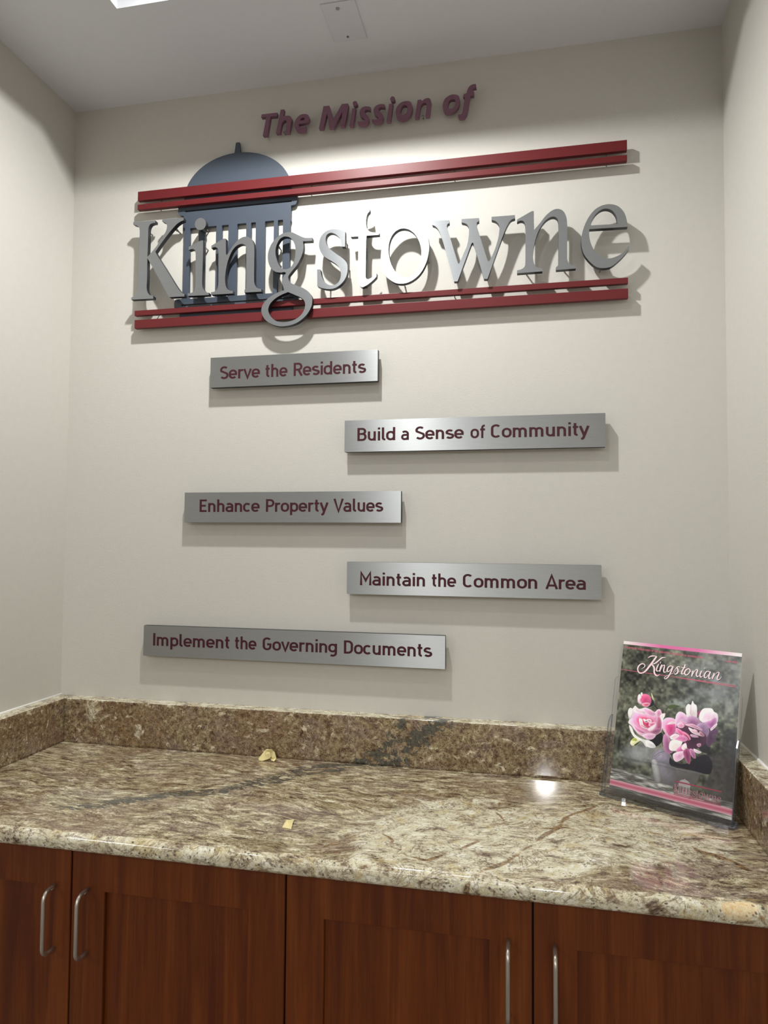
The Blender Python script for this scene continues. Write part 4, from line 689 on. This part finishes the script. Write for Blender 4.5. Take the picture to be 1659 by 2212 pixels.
# left rose
poly('345,905 372,925 400,990 470,1035 535,1045 565,1085 585,1115 540,1100 505,1110 470,1060 410,1035 365,975', (218, 224, 220), (232, 236, 232)); poly('500,1050 560,1060 600,1110 560,1120 510,1100', (196, 198, 200), WH)
poly('355,1070 372,1040 405,1022 445,1052 430,1075 390,1095 370,1095', (218, 218, 168), (226, 226, 190)); poly('395,1090 445,1055 432,1076 405,1096', (56, 66, 34)); poly('372,1045 400,1022 420,1048 385,1052', (170, 180, 80))
poly('335,775 350,742 378,748 402,720 430,748 470,745 500,736 555,760 585,782 615,755 642,757 655,792 688,790 683,822 668,850 668,905 655,950 625,985 585,1000 572,1035 540,1022 520,1040 470,1010 430,985 395,945 365,905 338,880 348,845 336,810', (206, 130, 170), (234, 196, 216), WH)
poly('335,775 350,742 378,748 385,790 372,830 350,850 336,810', WH, (214, 206, 210)); poly('402,720 440,752 520,775 500,800 430,790 395,770', (224, 180, 206), WH, WH); poly('480,740 560,765 600,800 560,820 500,790', (214, 150, 188), (232, 190, 214), WH); poly('600,790 615,757 645,760 652,800 620,830', (190, 120, 160), PK, WH); poly('640,810 682,800 668,850 660,920 640,930 648,860', (226, 190, 210), WH, WH)
poly('620,820 650,860 650,930 620,960 600,930 610,870', (160, 80, 115), (190, 120, 150)); poly('560,940 620,930 650,945 620,985 575,990 545,970', (130, 78, 110), (180, 120, 150)); poly('470,1000 540,980 600,995 570,1035 520,1038', (200, 150, 184), (224, 190, 214))
poly('385,815 450,795 540,815 600,840 610,900 590,950 520,972 450,965 400,925 380,870', (214, 110, 160), (230, 160, 196)); poly('420,830 470,815 530,830 575,860 565,905 520,930 465,915 425,880', (196, 60, 104), (216, 110, 150))
poly('380,880 430,930 500,970 470,985 410,950', (206, 110, 165), PK, WH); poly('440,840 470,850 480,900 520,935 500,940 450,905', PK, WH, WH); poly('510,850 545,845 560,870 530,880', (220, 130, 170), WH, WH); poly('475,845 505,850 520,880 500,885', WH, PK); poly('540,880 590,875 600,900 560,925 530,905', (204, 90, 130), PK, (236, 200, 216)); poly('500,880 530,885 525,910 500,905', (170, 36, 80), (200, 80, 110)); poly('520,940 570,905 600,890 590,930 545,960', WH, PK, WH); line('425,835 470,822 540,832', 4, (236, 190, 210)); line('460,905 500,925 545,915', 4, (180, 40, 80)); line('498,872 515,868', 6, (70, 20, 30))
# right peony
poly('1085,955 1150,950 1185,930 1183,985 1150,1000 1166,1045 1130,1075 1100,1112 1072,1065 1078,1000', (66, 44, 68), (92, 62, 92))
poly('985,800 1010,765 1045,770 1010,830', (130, 60, 95)); poly('885,790 882,735 905,702 930,712 945,672 960,700 985,722 988,800 975,850 900,835', (224, 206, 214), (240, 238, 238), WH); line('932,710 925,790 940,820', 3, (170, 130, 150))
poly('1008,810 1040,752 1085,742 1130,748 1150,778 1182,800 1184,865 1160,905 1130,880 1070,890 1015,858', (226, 190, 214), (240, 232, 238), WH); poly('1060,880 1110,862 1160,830 1175,870 1150,930 1120,945 1095,925', (150, 80, 140), (196, 140, 186)); poly('1115,940 1160,895 1180,890 1165,920 1125,955', (200, 150, 190), WH, WH)
poly('665,1060 672,1000 700,985 735,1045 765,1110 760,1160 715,1172 678,1140', (140, 80, 120), (180, 130, 165))
poly('655,885 682,842 725,832 782,850 792,920 790,1000 745,1030 705,1000 668,950', (206, 130, 170), (226, 176, 204), WH); poly('690,905 735,880 780,890 782,960 740,1005 705,975', (186, 56, 116), (212, 110, 160)); poly('700,900 740,870 785,880 770,892 725,895', PK, WH, WH)
poly('785,905 786,820 820,776 868,792 905,838 888,880 832,884 800,925', (202, 150, 190), (222, 190, 214), WH); poly('800,890 850,870 890,880 860,905 810,912', (214, 120, 165), PK)
poly('870,890 900,828 955,818 1010,850 1028,900 985,935 905,925', (140, 88, 130), (186, 150, 184)); poly('985,905 1030,880 1075,885 1102,950 1085,1010 1040,1012 1000,970', (128, 96, 134), (160, 134, 166), (180, 150, 180))
poly('795,905 870,895 960,925 1045,975 1075,1010 1070,1070 1020,1110 950,1135 890,1110 840,1040 800,980', (52, 32, 46), (88, 50, 76))
poly('800,900 840,880 870,905 850,930 810,925', (222, 140, 176), PK, WH); poly('870,900 930,890 985,910 1040,950 1000,945 930,920', (176, 120, 150), (222, 190, 206), PK); poly('905,925 960,950 1050,1010 1000,1000 940,975', (190, 140, 168), WH); poly('955,940 990,955 985,985 960,970', (222, 180, 196)); poly('1015,960 1060,1000 1040,1012 1010,990', (140, 90, 110), (196, 150, 166))
poly('790,930 830,945 870,985 850,1010 800,980', (206, 90, 140), (228, 150, 186)); poly('845,960 900,985 930,1030 900,1050 860,1010', (170, 60, 104), (210, 120, 160)); poly('925,990 985,1000 1000,1020 940,1015', (176, 130, 160), (210, 180, 200)); line('860,975 900,1000 925,1040', 4, (236, 200, 214)); line('820,1000 870,1010 900,1040', 4, (120, 30, 70))
poly('722,1105 738,1055 790,1035 850,1048 835,1100 790,1145 735,1142', (228, 210, 214), (244, 240, 238), WH); poly('740,1030 790,1005 860,1000 900,1030 870,1062 800,1045', (206, 110, 165), (228, 164, 200)); poly('735,1010 780,985 820,1000 790,1030 745,1040', PK, WH, WH)
poly('790,1140 840,1095 885,1070 880,1130 840,1170 800,1165', (196, 100, 155), (222, 150, 194)); poly('840,1120 860,1085 885,1080 893,1130 868,1145', (236, 214, 218), WH); poly('760,1180 795,1160 850,1150 882,1165 860,1215 800,1250 768,1230', (204, 150, 184), (232, 204, 222), WH)
poly('858,1150 900,1120 928,1185 917,1272 880,1235 862,1190', (110, 50, 84), (160, 90, 125), (214, 150, 176)); poly('915,1130 955,1140 978,1215 940,1205', (150, 90, 130), (196, 140, 176)); poly('955,1125 990,1140 1030,1160 1000,1172 965,1155', (200, 160, 190), WH)
poly('985,1085 1020,1075 1025,1100 1000,1110', (150, 100, 126), (200, 160, 180))
# strips at the top and bottom
img = img * 1.12
vt = (mh - gv)
tt = np.clip(1 - np.abs(gu / mw - .5) / .46, 0, 1)[..., None]; tt = np.clip(tt * 1.5, 0, 1)
img = np.where((vt < .0062)[..., None], C(246, 236, 236) * (1 - tt) + C(226, 112, 170) * tt, img)
sb = (np.abs(gv - .0125) < .0052)[..., None]; sc = np.clip(1 - np.abs(gv - .0125) / .0052, 0, 1)[..., None]
img = np.where(sb, C(226, 176, 190) * (1 - sc) + C(196, 90, 116) * sc, img)
img = np.clip(img, 0, 255) / 255; li = np.where(img <= .04045, img / 12.92, ((img + .055) / 1.055)**2.4)
zc = np.zeros_like(gu); Pm = np.stack([gu, gv, zc], -1)
cm = grid_mesh('cover', Pm, np.concatenate([li, np.ones(li.shape[:2] + (1,))], -1), 'art')
N = NT('glossy_cover_print'); vc = N.n('ShaderNodeVertexColor', layer_name='art'); N.l(vc.outputs[0], N.b.inputs['Base Color']); N.b.inputs['Roughness'].default_value = .22; N.bump(N.noise(N.coord(), 30, 2), .08, .0015)
link('cover', cm, N.m, mag)
M_t = simple('title_ink', (252, 226, 230), .3, noise_amt=.01); M_pk = simple('pink_ink', (206, 96, 120), .3, noise_amt=.01); M_dk = simple('logo_pink_ink', (236, 160, 180), .3, noise_amt=.01); M_wh = simple('logo_white_ink', (230, 220, 222), .3, noise_amt=.01); M_sh = simple('title_shadow_ink', (40, 32, 32), .4, noise_amt=.01); M_gy = simple('logo_grey_ink', (140, 140, 130), .3, noise_amt=.01)
S4 = 1e-4
def smooth_open(pts, sub=4):
    P_ = [Vector(q) for q in pts]; o_ = []
    for i in range(len(P_) - 1):
        p0 = P_[max(i - 1, 0)]; p1 = P_[i]; p2 = P_[i + 1]; p3 = P_[min(i + 2, len(P_) - 1)]
        for k in range(sub):
            t = k / sub; o_.append(.5 * ((2 * p1) + (-p0 + p2) * t + (2 * p0 - 5 * p1 + 4 * p2 - p3) * t * t + (-p0 + 3 * p1 - 3 * p2 + p3) * t**3))
    o_.append(P_[-1]); return o_
tq, sq = [], []
for k_, s in enumerate(DATA['script']):
    q = smooth_open(s); r = ribbon([(v.x, v.y) for v in q], [max(v.z, 3) for v in q]); tq += [[(v.x, v.y, k_ + j_ * .02) for v in f] for j_, f in enumerate(r)]
    sq += [[(v.x, v.y, k_) for v in f] for f in ribbon([(v.x + 4, v.y - 6) for v in q], [max(v.z, 3) + 3 for v in q])]
lq = [tuple(Vector(v) for v in ((a[0], a[1] - 5), (b[0], b[1] - 5), (b[0], b[1] + 5), (a[0], a[1] + 5))) for a, b in DATA['lines']]
link('title_rule', quads_mesh('title_rule', lq, lambda x, y: (x * S4, y * S4, .00010)), M_pk, mag)
link('title_shadow', quads_mesh('title_shadow', sq, lambda x, y, k: (x * S4, y * S4, .00018 + .000004 * k)), M_sh, mag)
link('title', quads_mesh('title', tq, lambda x, y, k: (x * S4, y * S4, .00032 + .000012 * k)), M_t, mag)
def small(name, txt, a, b, cap):
    q = text_quads(txt, .17); x0 = min(v[0] for f in q for v in f); x1 = max(v[0] for f in q for v in f); s = (b[0] - a[0]) / (x1 - x0)
    link(name, quads_mesh(name, q, lambda x, y, k: ((a[0] + (x - x0) * s) * S4, (a[1] + (b[1] - a[1]) * (x - x0) / (x1 - x0) + (y - .5) * cap) * S4, .0002 + .00003 * k)), M_pk, mag)
small('subtitle', 'THE OFFICIAL PUBLICATION OF THE KINGSTOWNE RESIDENTIAL OWNERS CORP', DATA['toptext'][0], DATA['toptext'][1], 32)
small('date', 'MAY 2023', DATA['date'][0], DATA['date'][1], 32)
# printed logo: same drawing as the wall sign, small
la, lb = Vector(DATA['logo'][0]), Vector(DATA['logo'][1]); ks = (lb - la).length / 11210.0; ang = math.atan2(lb.y - la.y, lb.x - la.x)
def lmap(x, z):
    dx = (x * 1e4 - 1890) * ks; dz = (z * 1e4 - 13010) * ks
    return (la.x + dx * math.cos(ang) - dz * math.sin(ang), la.y + dx * math.sin(ang) + dz * math.cos(ang))
def flat_logo(name, shapes, mt, zz):
    me = extrude_mesh(name, shapes, -.0001, 0)
    for v in me.vertices: a, b = lmap(v.co.x, v.co.z); v.co = Vector((a * S4, b * S4, zz))
    return link(name, me, mt, mag)
flat_logo('logo_building', [outline] + [rect(a, b, 1.0475, 1.218) for a, b in slots], M_wh, .00010)
flat_logo('logo_bars', [rect(.189, 1.3095, 1.285, 1.318), rect(.189, 1.3095, 1.008, 1.024), rect(.189, 1.3095, .975, .992)], M_pk, .00016)
ls = []
for k in ('K', 'i', 'n', 'g', 's', 't', 'o', 'w', 'n2', 'e'): ls += [scaled(l) for l in DATA['L'][k]]
flat_logo('logo_letters', ls, M_dk, .00022)
# holder: clear acrylic
hold = empty('brochure_holder', (0, 0, 0), 'clear acrylic brochure holder standing in the right corner of the counter', 'brochure holder')
HX = Matrix(((mU.x, mN.x, 0, MO.x), (mU.y, mN.y, 0, MO.y), (0, 0, 1, 0), (0, 0, 0, 1))); hold.matrix_world = HX
def tilt_panel(name, loop, w0, w1):
    """panel drawn in magazine (u,v) metres, between offsets w0 and w1 towards the room"""
    me = extrude_mesh(name, [loop], 0, -.001); inv = HX.inverted() @ MM
    for v in me.vertices: v.co = inv @ Vector((v.co.x, v.co.z, w0 if v.co.y > -.0005 else w1))
    me.update(); o = link(name, me, [M_acr, M_acr_edge], hold)
    mi = []
    nrm = (inv.to_3x3() @ Vector((0, 0, 1))).normalized()
    me.polygons.foreach_set('material_index', [0 if abs(p_.normal.dot(nrm)) > .9 else 1 for p_ in me.polygons]); return o
ear = [(a * S4, b * S4) for a, b in DATA['ear']]
ear[0] = (-.0128, ear[0][1]); ear[-1] = (.2192, ear[-1][1])
tilt_panel('front_panel', [(-.0128, -.010), (.2192, -.010)][::-1] + ear, .0035, .0058)
tilt_panel('back_panel', rrect(-.0128, .2192, -.008, .2100, .008), -.0085, -.0062)
for xx in (-.0128, .2170):
    zt_ = .120 if xx < 0 else .117
    me = bpy.data.meshes.new('side_panel')
    prof_ = [(-.010, .0058), (zt_, .0058), (zt_ + .013, -.001), (zt_ + .016, -.0085), (-.008, -.0085)]
    vs = [(xx + dx, v_, w_) for dx in (0, .0022) for v_, w_ in prof_]; n = len(prof_)
    fs = [tuple(range(n))[::-1], tuple(range(n, 2 * n))] + [(i, (i + 1) % n, n + (i + 1) % n, n + i) for i in range(n)]
    inv = HX.inverted() @ MM; me.from_pydata([tuple(inv @ Vector(v)) for v in vs], [], fs); me.update()
    link('side_panel', me, [M_acr, M_acr_edge], hold); me.polygons.foreach_set('material_index', [0, 0] + [1] * n)
bm = bmesh.new()
lo = [(-.014, -.012), (.03, -.013), (.036, -.010), (.088, -.010), (.094, -.013), (.138, -.013), (.144, -.010), (.176, -.010), (.182, -.013), (.214, -.013), (.2215, -.008), (.2215, .016), (-.014, .019)]
va = [bm.verts.new((x, y, .0004)) for x, y in lo]; vb_ = [bm.verts.new((x, y, .0068)) for x, y in lo]; bm.faces.new(va); bm.faces.new(vb_[::-1])
for i in range(len(lo)): bm.faces.new((va[i], va[(i + 1) % len(lo)], vb_[(i + 1) % len(lo)], vb_[i]))
me = bm_mesh(bm, 'base'); o = link('base', me, [M_acr, M_acr_edge], hold); me.polygons.foreach_set('material_index', [0 if abs(p_.normal.z) > .9 else 1 for p_ in me.polygons])
bpy.context.view_layer.update()
